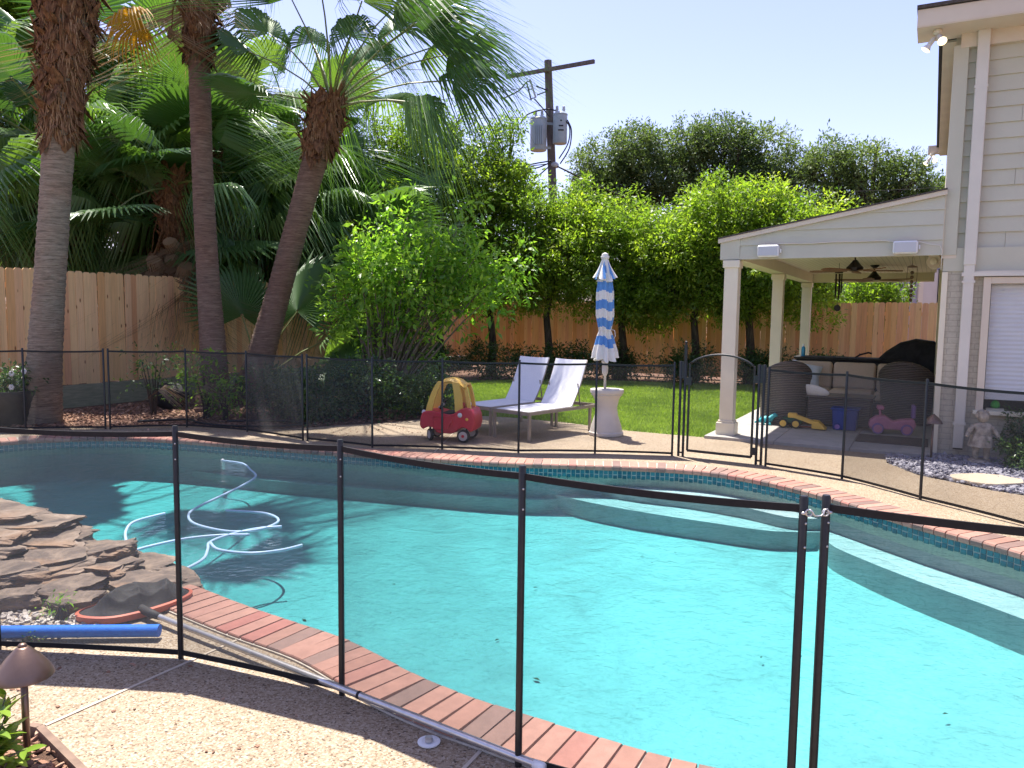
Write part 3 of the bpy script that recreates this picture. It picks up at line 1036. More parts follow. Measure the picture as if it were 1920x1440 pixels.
o['label'] = 'scattered leaf scraps on the near deck'; o['category'] = 'leaves'
o = chips('bed_litter', [(-6, 11.3), (-2.4, 10.9), (-1.2, 11.2), (-1.6, 12.6), (-2.6, 12.2), (-5, 11.9)], 160, 0.014, MAT['chip'], 0.002, 0.12, 0.003)
o['label'] = 'leaf scraps on the far deck in front of the mulch bed'; o['category'] = 'leaves'
b = B()
pl = [(-1.0, 2.30), (-1.35, 2.60), (-1.68, 2.89), (-2.01, 3.175), (-2.06, 3.19)]
for p, q in zip(pl[:-1], pl[1:]):
    b.bar((*p, -0.03), (*q, -0.03), 0.03, 0.09)
tag(b.obj('bed_edging', MAT['edging']), 'thin brown edging strip along the near mulch bed', 'edging')

# ------------------------------------------------------------------ wooden fences
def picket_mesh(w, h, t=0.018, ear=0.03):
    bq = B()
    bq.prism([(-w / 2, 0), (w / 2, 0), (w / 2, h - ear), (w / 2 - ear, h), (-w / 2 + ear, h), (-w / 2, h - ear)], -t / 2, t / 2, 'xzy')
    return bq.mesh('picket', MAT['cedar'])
def wood_fence(name, label, p0, p1, z0, h, face, board_h=0.0, seed=1, warp=0.0):
    random.seed(seed)
    p0, p1 = Vector((*p0, 0)), Vector((*p1, 0))
    d = (p1 - p0).normalized()
    L = (p1 - p0).length
    a = math.atan2(d.y, d.x)
    t = thing(name, label, 'fence', p0, a)
    widths = [0.128, 0.136, 0.14, 0.142]
    meshes = [picket_mesh(w, h) for w in widths]
    s = 0.0
    while s < L:
        k = random.randrange(4)
        o = link('picket', meshes[k], t, (s + widths[k] / 2, random.choice((0, 0, 0.012)) * face, z0 + random.uniform(-.012, .012)))
        o.rotation_euler = (random.uniform(-.006, .006), random.uniform(-.004, .004), random.uniform(-.03, .03))
        s += widths[k] + random.uniform(0.001, 0.006)
    for zz in (z0 + 0.25, z0 + h * 0.5, z0 + h - 0.3):
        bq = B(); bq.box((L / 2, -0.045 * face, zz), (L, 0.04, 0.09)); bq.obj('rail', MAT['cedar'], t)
    x = 0.0
    while x < L:
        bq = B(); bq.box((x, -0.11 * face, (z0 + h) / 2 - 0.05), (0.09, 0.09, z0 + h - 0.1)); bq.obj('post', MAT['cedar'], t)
        x += 2.4
    if board_h:
        x = 0.0
        while x < L:
            e = min(x + 2.4, L)
            bq = B(); bq.box(((x + e) / 2, 0.012 * face, board_h / 2 - 0.04), (e - x - 0.006, 0.04, board_h + 0.06)); bq.obj('retaining_board', MAT['retain'], t, bevel=0.004)
            x = e
    return t
CORNER = (-1.46, 26.8)
LF0 = Vector((-9.45, 12.0)); 
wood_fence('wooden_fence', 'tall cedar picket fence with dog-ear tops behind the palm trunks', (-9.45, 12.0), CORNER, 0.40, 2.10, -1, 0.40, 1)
e = Vector((*CORNER, 0)) + ax * 15.2
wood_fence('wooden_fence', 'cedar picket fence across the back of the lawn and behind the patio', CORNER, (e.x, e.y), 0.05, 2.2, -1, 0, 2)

# ------------------------------------------------------------------ removable pool fence
def pf_post(par, p, h=1.22, r=0.0145, z=0.0, name='post'):
    bq = B()
    bq.lathe([(r * 0.96, 0.0), (r, 0.01), (r, h - 0.006), (r * 0.8, h), (0.001, h + 0.001)], 10, (p[0], p[1], z))
    o = bq.obj(name, MAT['fblack'], par, smooth=40)
    return o
def pf_panel(par, p, q, h=1.19, z=0.0, sag=0.012, bot=0.02, tapeh=0.026):
    p, q = Vector((*p, z)), Vector((*q, z))
    d = (q - p).normalized()
    nn = d.cross(Vector((0, 0, 1)))
    p1, q1 = p + d * 0.012, q - d * 0.012
    bq = B()
    def fn(u, v):
        w = 4 * u * (1 - u)
        zz = bot + 0.012 + v * (h - bot - 0.024) - sag * w * v + sag * 0.4 * w * (1 - v)
        return p1.lerp(q1, u) + Vector((0, 0, zz)) + nn * (0.006 * w * math.sin(v * 3.1))
    bq.grid(fn, 8, 4)
    bq.obj('mesh_panel', MAT['screen'], par, smooth=True, fixn=False)
    for nm, z0, sg in (('top_tape', h, -sag), ('bottom_tape', bot, sag * 0.4)):
        bq = B()
        K = 8
        pts = [p1.lerp(q1, k / K) + Vector((0, 0, z0 + sg * 4 * (k / K) * (1 - k / K) - (tapeh / 2 if z0 > .5 else -tapeh / 2))) for k in range(K + 1)]
        for s_ in (-1, 1):
            pass
        vs = []
        for pt in pts:
            for s1, s2 in ((-1, -1), (1, -1), (1, 1), (-1, 1)):
                vs.append(pt + nn * 0.004 * s1 + Vector((0, 0, tapeh / 2 * s2)))
        fs = []
        for k in range(K):
            for j in range(4):
                fs.append((4 * k + j, 4 * k + (j + 1) % 4, 4 * k + 4 + (j + 1) % 4, 4 * k + 4 + j))
        fs += [(3, 2, 1, 0), tuple(4 * K + j for j in range(4))]
        bq.add(vs, fs)
        bq.obj(nm, MAT['tape'], par)
def screw(par, p, nn):
    bq = B(); R = Vector(nn).to_track_quat('Z', 'Y').to_matrix()
    bq.lathe([(0.004, 0), (0.004, 0.002), (0.001, 0.004)], 8, p, R); bq.obj('screw', MAT['alu'], par, smooth=40)
def pf_section(label, pts, z=0.0, screws=False, group='sections of black mesh pool fence'):
    t = thing('pool_fence', label, 'pool fence', (0, 0, 0), 0, group)
    for p in pts:
        pf_post(t, p, z=z)
        if screws:
            for zz in (1.05, 1.13):
                screw(t, (p[0] + .004, p[1] - 0.0142, zz + z), (0.2, -1, 0))
    for p, q in zip(pts[:-1], pts[1:]):
        pf_panel(t, p, q, z=z)
    return t
N1 = pf_section('near black mesh fence section standing on the deck beside the long pole', [(-3.62, 4.04), (-2.70, 3.95), (-1.70, 3.87), (-.785, 3.51), (.045, 2.95), (.965, 2.50)], screws=True)
N2 = pf_section('near black mesh fence section hooked on at the bottom right corner', [(1.045, 2.515), (2.0, 2.10), (2.9, 1.75)], screws=True)
# hook and eye between the two near sections
b = B()
def eye(bq, c, r=0.011):
    bq.tube([Vector(c) + Vector((math.cos(t) * r, 0, math.sin(t) * r)) for t in np.linspace(0, 2 * PI, 13)], 0.0028, 6, False)
b.ball((0.962, 2.482, 1.165), (0.012, 0.005, 0.006), 8, 5); b.ball((1.05, 2.497, 1.165), (0.012, 0.005, 0.006), 8, 5)
eye(b, (0.975, 2.478, 1.168)); eye(b, (1.035, 2.492, 1.166))
b.tube([(0.975, 2.476, 1.180), (0.985, 2.474, 1.172), (0.992, 2.475, 1.160), (1.0, 2.478, 1.157), (1.018, 2.484, 1.157), (1.026, 2.486, 1.164), (1.030, 2.488, 1.176), (1.040, 2.49, 1.179)], 0.003, 6)
b.obj('hook_latch', MAT['alu'], N1, smooth=True)
pf_section('far black mesh fence section in front of the dark planter', [(-9.6, 10.9), (-8.4, 11.1), (-7.20, 11.35), (-6.12, 11.55)])
pf_section('far black mesh fence section in front of the leafy bed and leaning palm', [(-6.06, 11.57), (-5.02, 11.85), (-3.96, 11.48), (-2.93, 10.76)])
pf_section('far black mesh fence section in front of the toy car and loungers', [(-2.86, 10.74), (-1.86, 10.24), (-.92, 10.18), (.095, 9.99), (1.10, 10.03), (2.09, 9.93)])
pf_section('far black mesh fence section in front of the covered patio', [(3.10, 9.30), (3.74, 8.61), (4.11, 7.63), (4.55, 6.6), (5.0, 5.6)])
for nm, sec in (('x', 0),):
    pass
# gate
def gate():
    t = thing('pool_gate', 'black arched mesh gate standing between two pairs of posts', 'gate', (0, 0, 0))
    A, Bp = Vector((2.27, 9.87, 0)), Vector((2.965, 9.44, 0))
    d = (Bp - A).normalized()
    L = (Bp - A).length
    for s in (-0.115, -0.055):
        p = A + d * s
        pf_post(t, p, 1.235, 0.017)
    p = A + d * (-0.055)
    bq = B(); bq.tube([p + Vector((0, 0, 1.2)), p + Vector((0, 0, 1.44))], 0.021, 12); bq.ball(p + Vector((0, 0, 1.475)), 0.020, 10, 6); bq.tube([p + Vector((0, 0, 1.44)), p + Vector((0, 0, 1.455))], 0.012, 8)
    bq.obj('latch', MAT['fblack'], t, smooth=40)
    for s in (0.06, 0.12):
        pf_post(t, Bp + d * s, 1.235, 0.017)
    for q, nm in ((A, -0.085), (Bp, 0.09)):
        c = q + d * nm
        bq = B(); bq.bar(c - d * 0.055 + Vector((0, 0, 1.12)), c + d * 0.055 + Vector((0, 0, 1.12)), 0.012, 0.22); bq.obj('bracket_plate', MAT['fblack'], t)
        bq = B(); bq.bar(c - d * 0.045 + Vector((0, 0, 0.05)), c + d * 0.045 + Vector((0, 0, 0.05)), 0.012, 0.02); bq.obj('bracket_bar', MAT['fblack'], t)
    # leaf frame
    def arch(u):
        return 1.20 + 0.135 * (1 - (2 * u - 1) ** 2) ** 0.8
    z0 = 0.085
    bq = B()
    bq.bar(A + Vector((0, 0, z0)), A + Vector((0, 0, 1.21)), 0.026, 0.026, (1, 0, 0)); bq.obj('stile', MAT['fblack'], t, bevel=.004)
    bq = B(); bq.bar(Bp + Vector((0, 0, z0)), Bp + Vector((0, 0, 1.21)), 0.026, 0.026, (1, 0, 0)); bq.obj('stile', MAT['fblack'], t, bevel=.004)
    bq = B(); bq.bar(A + Vector((0, 0, z0)), Bp + Vector((0, 0, z0)), 0.024, 0.03); bq.obj('bottom_rail', MAT['fblack'], t)
    bq = B(); bq.tube([A + d * L * u + Vector((0, 0, arch(u))) for u in np.linspace(0, 1, 17)], 0.013, 8); bq.obj('arch_rail', MAT['fblack'], t, smooth=True)
    bq = B(); bq.grid(lambda u, v: A + d * L * u + Vector((0, 0, z0 + (arch(u) - z0) * v)), 12, 4); bq.obj('mesh_panel', MAT['screen'], t, smooth=True, fixn=False)
    for zz in (0.16, 1.05):
        bq = B(); bq.bar(Bp + d * 0.0 + Vector((0, 0, zz)), Bp + d * 0.05 + Vector((0, 0, zz)), 0.03, 0.09); bq.obj('hinge', MAT['fblack'], t)
    bq = B(); bq.bar(A + d * (-0.045) + Vector((0, 0, 0.98)), A + d * 0.035 + Vector((0, 0, 0.98)), 0.03, 0.10); bq.obj('latch_catch', MAT['fblack'], t)
gate()

# ------------------------------------------------------------------ house
def house():
    t = thing('house', 'beige two storey house wall with lap siding and window at the frame edge', 'house', C0, AX)
    # core walls: front lower brick, window opening at x .47..2.1, z .62..2.36
    W0, W1, Z0, Z1 = 0.47, 2.15, 0.62, 2.36
    b = B()
    b.box(((0.0 + W0) / 2, 0.12, 1.22), (W0, 0.24, 2.44))
    b.box(((W1 + 6) / 2, 0.12, 1.22), (6 - W1, 0.24, 2.44))
    b.box(((W0 + W1) / 2, 0.12, Z0 / 2), (W1 - W0, 0.24, Z0))
    b.box(((W0 + W1) / 2, 0.12, (Z1 + 2.44) / 2), (W1 - W0, 0.24, 2.44 - Z1))
    b.obj('brick_wall', MAT['pbrick'], t)
    b = B(); b.box((0.07, 4.3, 2.8), (0.14, 8.1, 5.5)); b.obj('side_wall', MAT['trim'], t)
    b = B(); b.box((3.2, 4.3, 0.02), (5.9, 7.9, 0.04)); b.obj('inner_floor', MAT['slab'], t)
    b = B(); b.box((3.2, 2.2, 1.4), (5.8, 0.1, 2.8)); b.obj('inner_wall', MAT['nwall2'], t)
    b = B(); b.box((3.06, 0.14, 4.0), (5.88, 0.16, 3.1)); b.obj('upper_wall', MAT['siding'], t)
    # band board
    b = B(); b.box((3.0, 0.035, 2.59), (6.0, 0.11, 0.30)); b.obj('band_board', MAT['siding'], t)
    b = B(); b.box((3.3, -0.035, 2.425), (5.9, 0.05, 0.03)); b.obj('flashing', MAT['trim'], t)
    # lap siding
    z = 2.742
    sid = None
    while z < 5.35:
        h = 0.196
        xs_ = [0.14, (0.5 + (int(z * 100) * 37 % 40) / 100) if int(z * 5.1) % 4 == 1 else 1.4 + (int(z * 100) * 37 % 90) / 100, 3.4 + (int(z * 100) * 53 % 120) / 100, 6.0]
        for x0_, x1_ in zip(xs_[:-1], xs_[1:]):
          x1_ -= 0.004
          dz_ = 0.0015 * ((int(x0_ * 1000) + int(z * 100)) % 3 - 1)
          bq = B()
          bq.add([(x0_, 0.02, z + dz_), (x1_, 0.02, z + dz_), (x1_, 0.045, z + h + 0.015), (x0_, 0.045, z + h + 0.015), (x0_, 0.06, z), (x1_, 0.06, z), (x1_, 0.06, z + h + 0.015), (x0_, 0.06, z + h + 0.015)],
               [(0, 1, 2, 3), (4, 7, 6, 5), (0, 4, 5, 1), (3, 2, 6, 7), (0, 3, 7, 4), (1, 5, 6, 2)])
          bq.obj('siding_board', MAT['siding'], t)
        z += h
    # corner board of the upper storey, seen edge on
    b = B(); b.box((0.06, 0.0, 3.98), (0.17, 0.07, 2.66)); b.obj('corner_board', MAT['siding'], t, bevel=0.004)
    b = B(); b.box((0.06, 0.0, 2.63), (0.17, 0.05, 0.04)); b.obj('corner_cap', MAT['fascia'], t)
    b = B(); b.box((0.03, -0.012, 1.22), (0.07, 0.05, 2.42)); b.obj('corner_trim', MAT['trim'], t, bevel=0.004)
    # downspout
    dn = B(); dn.box((0.30, -0.065, 3.98), (0.14, 0.10, 2.94)); dn.obj('downspout', MAT['downpipe'], t, bevel=0.014)
    lo = B(); lo.box((0.30, -0.062, 1.32), (0.125, 0.09, 2.40)); o = lo.obj('downspout', MAT['downpipe'], t, bevel=0.014)
    b = B(); b.box((0.30, -0.064, 0.118), (0.11, 0.085, 0.02)); b.obj('outlet', MAT['tyre'], o)
    for zz in (0.45, 2.3, 4.75):
        b = B(); b.box((0.30, -0.062, zz), (0.15, 0.108, 0.03)); b.obj('strap', MAT['downpipe'], t)
    # eave: soffit, fascia and gutter along front and left side
    b = B(); b.box((2.85, -0.20, 5.46), (6.6, 0.62, 0.03)); b.obj('soffit', MAT['fascia'], t)
    b = B(); b.box((2.85, -0.50, 5.56), (6.6, 0.03, 0.20)); b.obj('fascia_board', MAT['fascia'], t)
    b = B(); b.box((3.0, 0.0, 5.36), (5.9, 0.09, 0.18)); b.obj('frieze_board', MAT['fascia'], t)
    b = B(); b.box((-0.07, 4.25, 5.46), (0.14, 8.0, 0.03)); b.obj('soffit', MAT['fascia'], t)
    b = B(); b.box((-0.145, 4.0, 5.54), (0.03, 8.2, 0.20)); b.obj('fascia_board', MAT['fascia'], t)
    b = B(); b.box((-0.185, 4.0, 5.62), (0.05, 8.2, 0.10)); b.obj('gutter', MAT['tyre'], t, bevel=0.01)
    b = B(); b.prism([(-0.46, -0.55), (6.2, -0.55), (6.2, 8.3), (-0.2, 8.3), (-0.2, -0.08), (-0.46, -0.08)], 5.672, 5.71); b.obj('roof', MAT['shingle'], t)
    b = B(); b.box((-0.41, -0.30, 5.56), (0.03, 0.42, 0.20)); b.obj('fascia_board', MAT['fascia'], t)
    b = B(); b.box((-0.25, 8.02, 5.54), (0.24, 0.20, 0.16)); b.obj('eave_return', MAT['fascia'], t)
    # window
    w = B()
    fr = 0.085
    w.box((W0 + fr / 2, -0.03, (Z0 + Z1) / 2), (fr, 0.09, Z1 - Z0)); w.box((W1 - fr / 2, -0.03, (Z0 + Z1) / 2), (fr, 0.09, Z1 - Z0))
    w.box(((W0 + W1) / 2, -0.03, Z1 - fr / 2), (W1 - W0 - 2 * fr, 0.09, fr))
    wo = w.obj('window', MAT['fascia'], t, bevel=0.005)
    b = B(); b.box(((W0 + W1) / 2, -0.05, Z0 - 0.005), (W1 - W0 + 0.06, 0.16, 0.05)); b.obj('sill', MAT['trim'], wo, bevel=0.006)
    b = B(); b.box(((W0 + W1) / 2 - .1, -0.06, Z1 + 0.035), (W1 - W0 + 0.3, 0.10, 0.05)); b.obj('head_trim', MAT['downpipe'], wo)
    b = B(); b.box(((W0 + W1) / 2, 0.01, (Z0 + Z1) / 2), (W1 - W0 - 2 * fr, 0.008, Z1 - Z0 - fr)); b.obj('pane', MAT['glass'], wo)
    zb = 0.80
    bl = B()
    K = 26
    for k in range(K):
        z0, z1 = zb + (Z1 - fr - zb) * k / K, zb + (Z1 - fr - zb) * (k + 1) / K
        bl.add([(W0 + fr + .012, 0.055, z0), (W1 - fr, 0.055, z0), (W1 - fr, 0.047, (z0 + z1) / 2), (W0 + fr + .012, 0.047, (z0 + z1) / 2), (W1 - fr, 0.055, z1), (W0 + fr + .012, 0.055, z1)], [(0, 1, 2, 3), (3, 2, 4, 5)])
    bl.obj('blind', MAT['blind'], wo, fixn=False)
    b = B(); b.box(((W0 + W1) / 2, 0.05, zb + 0.03), (W1 - W0 - 2 * fr - .02, 0.03, 0.10)); b.obj('blind_bar', MAT['white'], wo, bevel=.006)
    b = B(); b.tube([(W0 + fr + .16, 0.04, 2.20), (W0 + fr + .15, 0.035, 2.185), (W0 + fr + .13, 0.035, 2.18)], 0.008, 6); b.obj('blind_hook', MAT['white'], wo)
    # brick core behind the frame on the left of the frame is the brick wall itself
    return t
HOUSE = house()
# green watering toy on the inner sill
t = thing('toy_watering_can', 'lime green toy standing inside the house window', 'toy', HW(0.70, 0.14, 0.66), AX)
b = B(); b.lathe([(0.03, 0), (0.052, 0.02), (0.055, 0.05), (0.04, 0.085), (0.02, 0.10)], 14); b.obj('body', MAT['lime'], t, smooth=40)
b = B(); b.tube([(0, 0, .09), (0.005, 0, .16), (-.03, 0, .26), (-.07, 0, .30)], 0.005, 6); b.obj('stem', MAT['lime'], t)
b = B(); b.box((0, 0, -0.03), (0.2, 0.08, 0.06)); b.obj('shelf_block', MAT['trim'], t)

def patio():
    t = thing('patio_cover', 'beige shed roof patio cover on square columns beside the house', 'patio cover', C0, AX)
    L = 7.95
    # columns
    for v in (0.0, 3.92, 7.75):
        b = B(); b.box((-2.73, v, 1.32), (0.20, 0.20, 2.56)); c = b.obj('column', MAT['trim'], t, bevel=0.006)
        b = B(); b.box((-2.73, v, 0.13), (0.275, 0.275, 0.20)); b.obj('plinth', MAT['trim'], c, bevel=0.01)
        b = B(); b.box((-2.73, v, 0.245), (0.235, 0.235, 0.035)); b.obj('moulding', MAT['trim'], c, bevel=0.01)
        b = B(); b.box((-2.73, v, 2.585), (0.245, 0.245, 0.11)); b.obj('capital', MAT['trim'], c, bevel=0.01)
    # beams
    b = B(); b.box((-2.73, L / 2 + .06, 2.785), (0.24, L - 0.05, 0.27)); b.obj('beam', MAT['trim'], t)
    b = B(); b.box((-1.35, L - 0.12, 2.785), (2.51, 0.24, 0.27)); b.obj('beam', MAT['trim'], t)
    b = B(); b.box((-1.34, L / 2, 2.86), (2.56, L - 0.3, 0.03)); b.obj('ceiling', MAT['ceil'], t)
    # front gable: boards with lapped joints, clipped by the roof slope
    def ztop(u):
        return 2.94 + (u + 2.9) / 2.9 * (3.47 - 2.94)
    b = B(); b.add([(-2.9, -0.10, 2.65), (-2.62, -0.10, 2.65), (-2.62, -0.10, ztop(-2.62)), (-2.9, -0.10, ztop(-2.9)), (-2.9, 0.12, 2.65), (-2.62, 0.12, 2.65), (-2.62, 0.12, ztop(-2.62)), (-2.9, 0.12, ztop(-2.9))],
                   [(0, 1, 2, 3), (4, 7, 6, 5), (0, 4, 5, 1), (3, 2, 6, 7), (0, 3, 7, 4), (1, 5, 6, 2)])
    b.obj('corner_post_board', MAT['siding'], t)
    zs = [2.65, 2.85, 3.045, 3.24, 3.47]
    for z0, z1 in zip(zs[:-1], zs[1:]):
        u0 = max(-2.62, (z0 - 2.94) / (3.47 - 2.94) * 2.9 - 2.9)
        u1 = max(-2.62, (z1 - 2.94) / (3.47 - 2.94) * 2.9 - 2.9)
        lo = [(u0, z0), (-0.02, z0), (-0.02, min(z1, ztop(-0.02)))]
        if u1 < -0.03:
            lo.append((u1, z1))
        if u1 == u0:
            pass
        elif u0 == -2.62 and ztop(-2.62) > z0:
            lo.append((-2.62, ztop(-2.62)))
        bq = B()
        nn = len(lo)
        vs = [(p[0], -0.095 + (0.018 if p[1] > z0 + .01 else 0), p[1]) for p in lo] + [(p[0], -0.05, p[1]) for p in lo]
        bq.add(vs, [tuple(range(nn)), tuple(range(2 * nn - 1, nn - 1, -1))] + [(k, nn + k, nn + (k + 1) % nn, (k + 1) % nn) for k in range(nn)])
        bq.obj('gable_board', MAT['siding'], t)
    # core behind the boards
    b = B(); b.add([(-2.62, -0.045, 2.66), (-.01, -0.045, 2.66), (-.01, -0.045, 3.44), (-2.62, -0.045, 2.95), (-2.62, 0.14, 2.66), (-.01, 0.14, 2.66), (-.01, 0.14, 3.44), (-2.62, 0.14, 2.95)],
                   [(0, 1, 2, 3), (4, 7, 6, 5), (0, 4, 5, 1), (3, 2, 6, 7), (0, 3, 7, 4), (1, 5, 6, 2)])
    b.obj('gable_core', MAT['trim'], t)
    # rake trim and roof deck
    def slope_box(u0, u1, v0, v1, z_off, th):
        za, zb_ = ztop(u0) + z_off, ztop(u1) + z_off
        q = B(); q.add([(u0, v0, za), (u1, v0, zb_), (u1, v1, zb_), (u0, v1, za), (u0, v0, za + th), (u1, v0, zb_ + th), (u1, v1, zb_ + th), (u0, v1, za + th)],
                       [(3, 2, 1, 0), (4, 5, 6, 7), (0, 1, 5, 4), (1, 2, 6, 5), (2, 3, 7, 6), (3, 0, 4, 7)])
        return q
    slope_box(-2.93, -0.0, -0.135, -0.09, -0.045, 0.06).obj('rake_trim', MAT['fascia'], t)
    slope_box(-2.93, 0.0, -0.15, L + 0.25, 0.016, 0.02).obj('roof', MAT['shingle'], t)
    b = B(); b.box((-2.91, L / 2 + .1, 2.80), (0.03, L + .05, 0.27)); b.obj('fascia_board', MAT['trim'], t)
    return t
PATIO = patio()
def speaker(u, label):
    t = thing('outdoor_speaker', label, 'speaker', HW(u, -0.16, 2.755), AX, 'speakers on the patio gable')
    b = B(); b.box((0, 0, 0), (0.30, 0.12, 0.17)); b.obj('cabinet', MAT['white'], t, bevel=0.03, seg=4)
    b = B(); b.box((0, -0.058, -0.002), (0.262, 0.012, 0.135)); b.obj('grille', M('speaker_grille', (0.55, 0.55, 0.57), (0.5, 0.5, 0.52), 200, 0.7), t, bevel=0.005)
    b = B(); b.box((0.165, 0.01, 0), (0.02, 0.05, 0.06)); b.obj('bracket', MAT['white'], t, bevel=0.01)
speaker(-2.20, 'white outdoor speaker on the gable above the front patio column')
speaker(-0.45, 'white outdoor speaker on the gable next to the house corner')
b = B()
pts = [(-2.25, 2.87), (-2.1, 2.86), (-1.9, 2.855), (-1.6, 2.85), (-1.3, 2.862), (-1.0, 2.855), (-.75, 2.858), (-.6, 2.84), (-.3, 2.835), (-.16, 2.79), (-.05, 2.775), (-.02, 2.70), (-.02, 2.45)]
b.tube([HW(u, -0.115, z) for u, z in pts], 0.006, 6)
tag(b.obj('speaker_cable', MAT['downpipe'], smooth=True), 'thin cable clipped along the patio gable between the speakers', 'cable')
def bracket_light(u, v, z, name, label):
    t = thing(name, label, 'floodlight', HW(u, v, z), AX, 'twin floodlights under the house eave')
    b = B(); b.lathe([(0.05, 0.04), (0.055, 0.0), (0.035, -0.02)], 14); b.obj('base', MAT['trim'], t, smooth=40)
    for dx, dy, dz in ((-0.13, -0.03, -0.2), (0.05, -0.14, -0.13)):
        d = Vector((dx, dy, dz)).normalized()
        R = d.to_track_quat('Z', 'Y').to_matrix()
        b = B(); b.tube([(0, 0, -0.02), d * 0.07], 0.012, 8); a = b.obj('arm', MAT['downpipe'], t)
        b = B(); b.lathe([(0.024, 0), (0.03, 0.01), (0.03, 0.09), (0.026, 0.10)], 14, d * 0.06, R); h = b.obj('socket', MAT['downpipe'], t, smooth=40)
        b = B(); b.lathe([(0.022, 0.0), (0.03, 0.02), (0.055, 0.07), (0.058, 0.078)], 16, d * 0.15, R); s = b.obj('reflector', MAT['white'], t, smooth=40)
        b = B(); b.lathe([(0.054, 0.0), (0.05, 0.006), (0.03, 0.012), (0.002, 0.014)], 16, d * 0.15 + d * 0.0785, R); b.obj('bulb', MAT['bulb'], s, smooth=True)
bracket_light(-0.22, -0.33, 5.40, 'floodlight', 'twin floodlight lit under the near corner of the house eave')
bracket_light(-0.28, 7.9, 5.41, 'floodlight', 'twin floodlight under the far corner of the house eave')
def siren():
    t = thing('wall_siren', 'beige round siren mounted under the patio ceiling corner', 'siren', HW(-0.10, 0.75, 2.62), AX)
    R = Vector((-0.3, -1, 0)).to_track_quat('Z', 'Y').to_matrix()
    b = B(); b.lathe([(0.10, -0.05), (0.11, 0.0), (0.09, 0.03), (0.06, 0.02)], 20, (0, 0, 0), R); b.obj('housing', MAT['fascia'], t, smooth=40)
    b = B(); b.lathe([(0.04, 0.02), (0.045, 0.05), (0.02, 0.06)], 16, (0, 0, 0), R); b.obj('horn', MAT['trim'], t, smooth=40)
    b = B(); b.box((0.05, 0.03, 0), (0.10, 0.04, 0.05)); b.obj('bracket', MAT['trim'], t)
siren()

# ceiling fans
def ceiling_fan(u, v, label, rz):
    t = thing('ceiling_fan', label, 'ceiling fan', HW(u, v, 2.845), AX + rz, 'ceiling fans under the patio roof')
    b = B(); b.lathe([(0.085, 0), (0.07, -0.03), (0.03, -0.06), (0.015, -0.065)], 18); b.obj('canopy', MAT['fanblack'], t, smooth=40)
    b = B(); b.tube([(0, 0, -0.05), (0, 0, -0.15)], 0.013, 8); b.obj('rod', MAT['fanblack'], t)
    b = B(); b.lathe([(0.03, -0.12), (0.05, -0.15), (0.09, -0.20), (0.125, -0.235), (0.125, -0.26), (0.11, -0.285), (0.08, -0.29)], 20); b.obj('motor', MAT['fanblack'], t, smooth=40)
    for k in range(5):
        a = 2 * PI * k / 5
        R = Matrix.Rotation(a, 3, 'Z') @ Matrix.Rotation(math.radians(8), 3, 'X')
        q = B()
        pr = [(0.13, -.035), (0.25, -.06), (0.62, -.075), (0.70, -.05), (0.715, 0), (0.70, .05), (0.62, .075), (0.25, .06), (0.13, .035)]
        q.prism(pr, -0.006, 0.006)
        q.v = [tuple(R @ Vector(p) + Vector((0, 0, -0.285))) for p in q.v]
        q.obj('blade', MAT['fanblade'], t)
ceiling_fan(-1.20, 1.60, 'black ceiling fan with brown blades nearest the patio front', 0.35)
ceiling_fan(-1.12, 4.86, 'black ceiling fan with brown blades deeper under the patio roof', 0.8)
def chime(u, v, z, label, dark=True):
    t = thing('wind_chime', label, 'wind chime', HW(u, v, z), AX)
    b = B(); b.tube([(0, 0, 0), (0, 0, -0.18)], 0.004, 5); b.obj('hanger', MAT['wire'], t)
    b = B(); b.lathe([(0.02, -0.15), (0.075, -0.17), (0.075, -0.185), (0.01, -0.19)], 16); b.obj('disc', MAT['fanblack'] if dark else MAT['bronze'], t)
    if dark:
        for k in range(5):
            a = 2 * PI * k / 5
            b = B(); b.tube([(0.055 * math.cos(a), 0.055 * math.sin(a), -0.20), (0.055 * math.cos(a), 0.055 * math.sin(a), -0.56 - 0.03 * k)], 0.012, 8); b.obj('tube', MAT['fanblack'], t)
        b = B(); b.tube([(0, 0, -0.19), (0, 0, -0.78)], 0.003, 5); b.obj('cord', MAT['wire'], t)
        b = B(); b.lathe([(0.055, -0.006), (0.06, 0), (0.055, 0.006)], 18, (0, 0, -0.84), Vector((0, 1, 0)).to_track_quat('Z', 'Y').to_matrix()); b.obj('sail', MAT['fanblack'], t)
    else:
        for k in range(7):
            b = B(); b.lathe([(0.008, 0), (0.024, 0.015), (0.028, 0.035), (0.02, 0.05), (0.008, 0.06)], 10, (0, 0, -0.30 - k * 0.075)); b.obj('bell', MAT['bronze'], t, smooth=True)
        for s in (-1, 1):
            b = B(); b.tube([(0.07 * s, 0, -.18), (0.075 * s, 0, -.35), (0.055 * s, 0, -.5), (0.02 * s, 0, -.55)], 0.004, 5); b.obj('wire_loop', MAT['bronze'], t)
chime(-1.68, 4.1, 2.845, 'black tubular wind chime hanging under the patio roof')
chime(-0.42, 2.7, 2.845, 'copper wind chime with stacked bells hanging near the house wall', False)

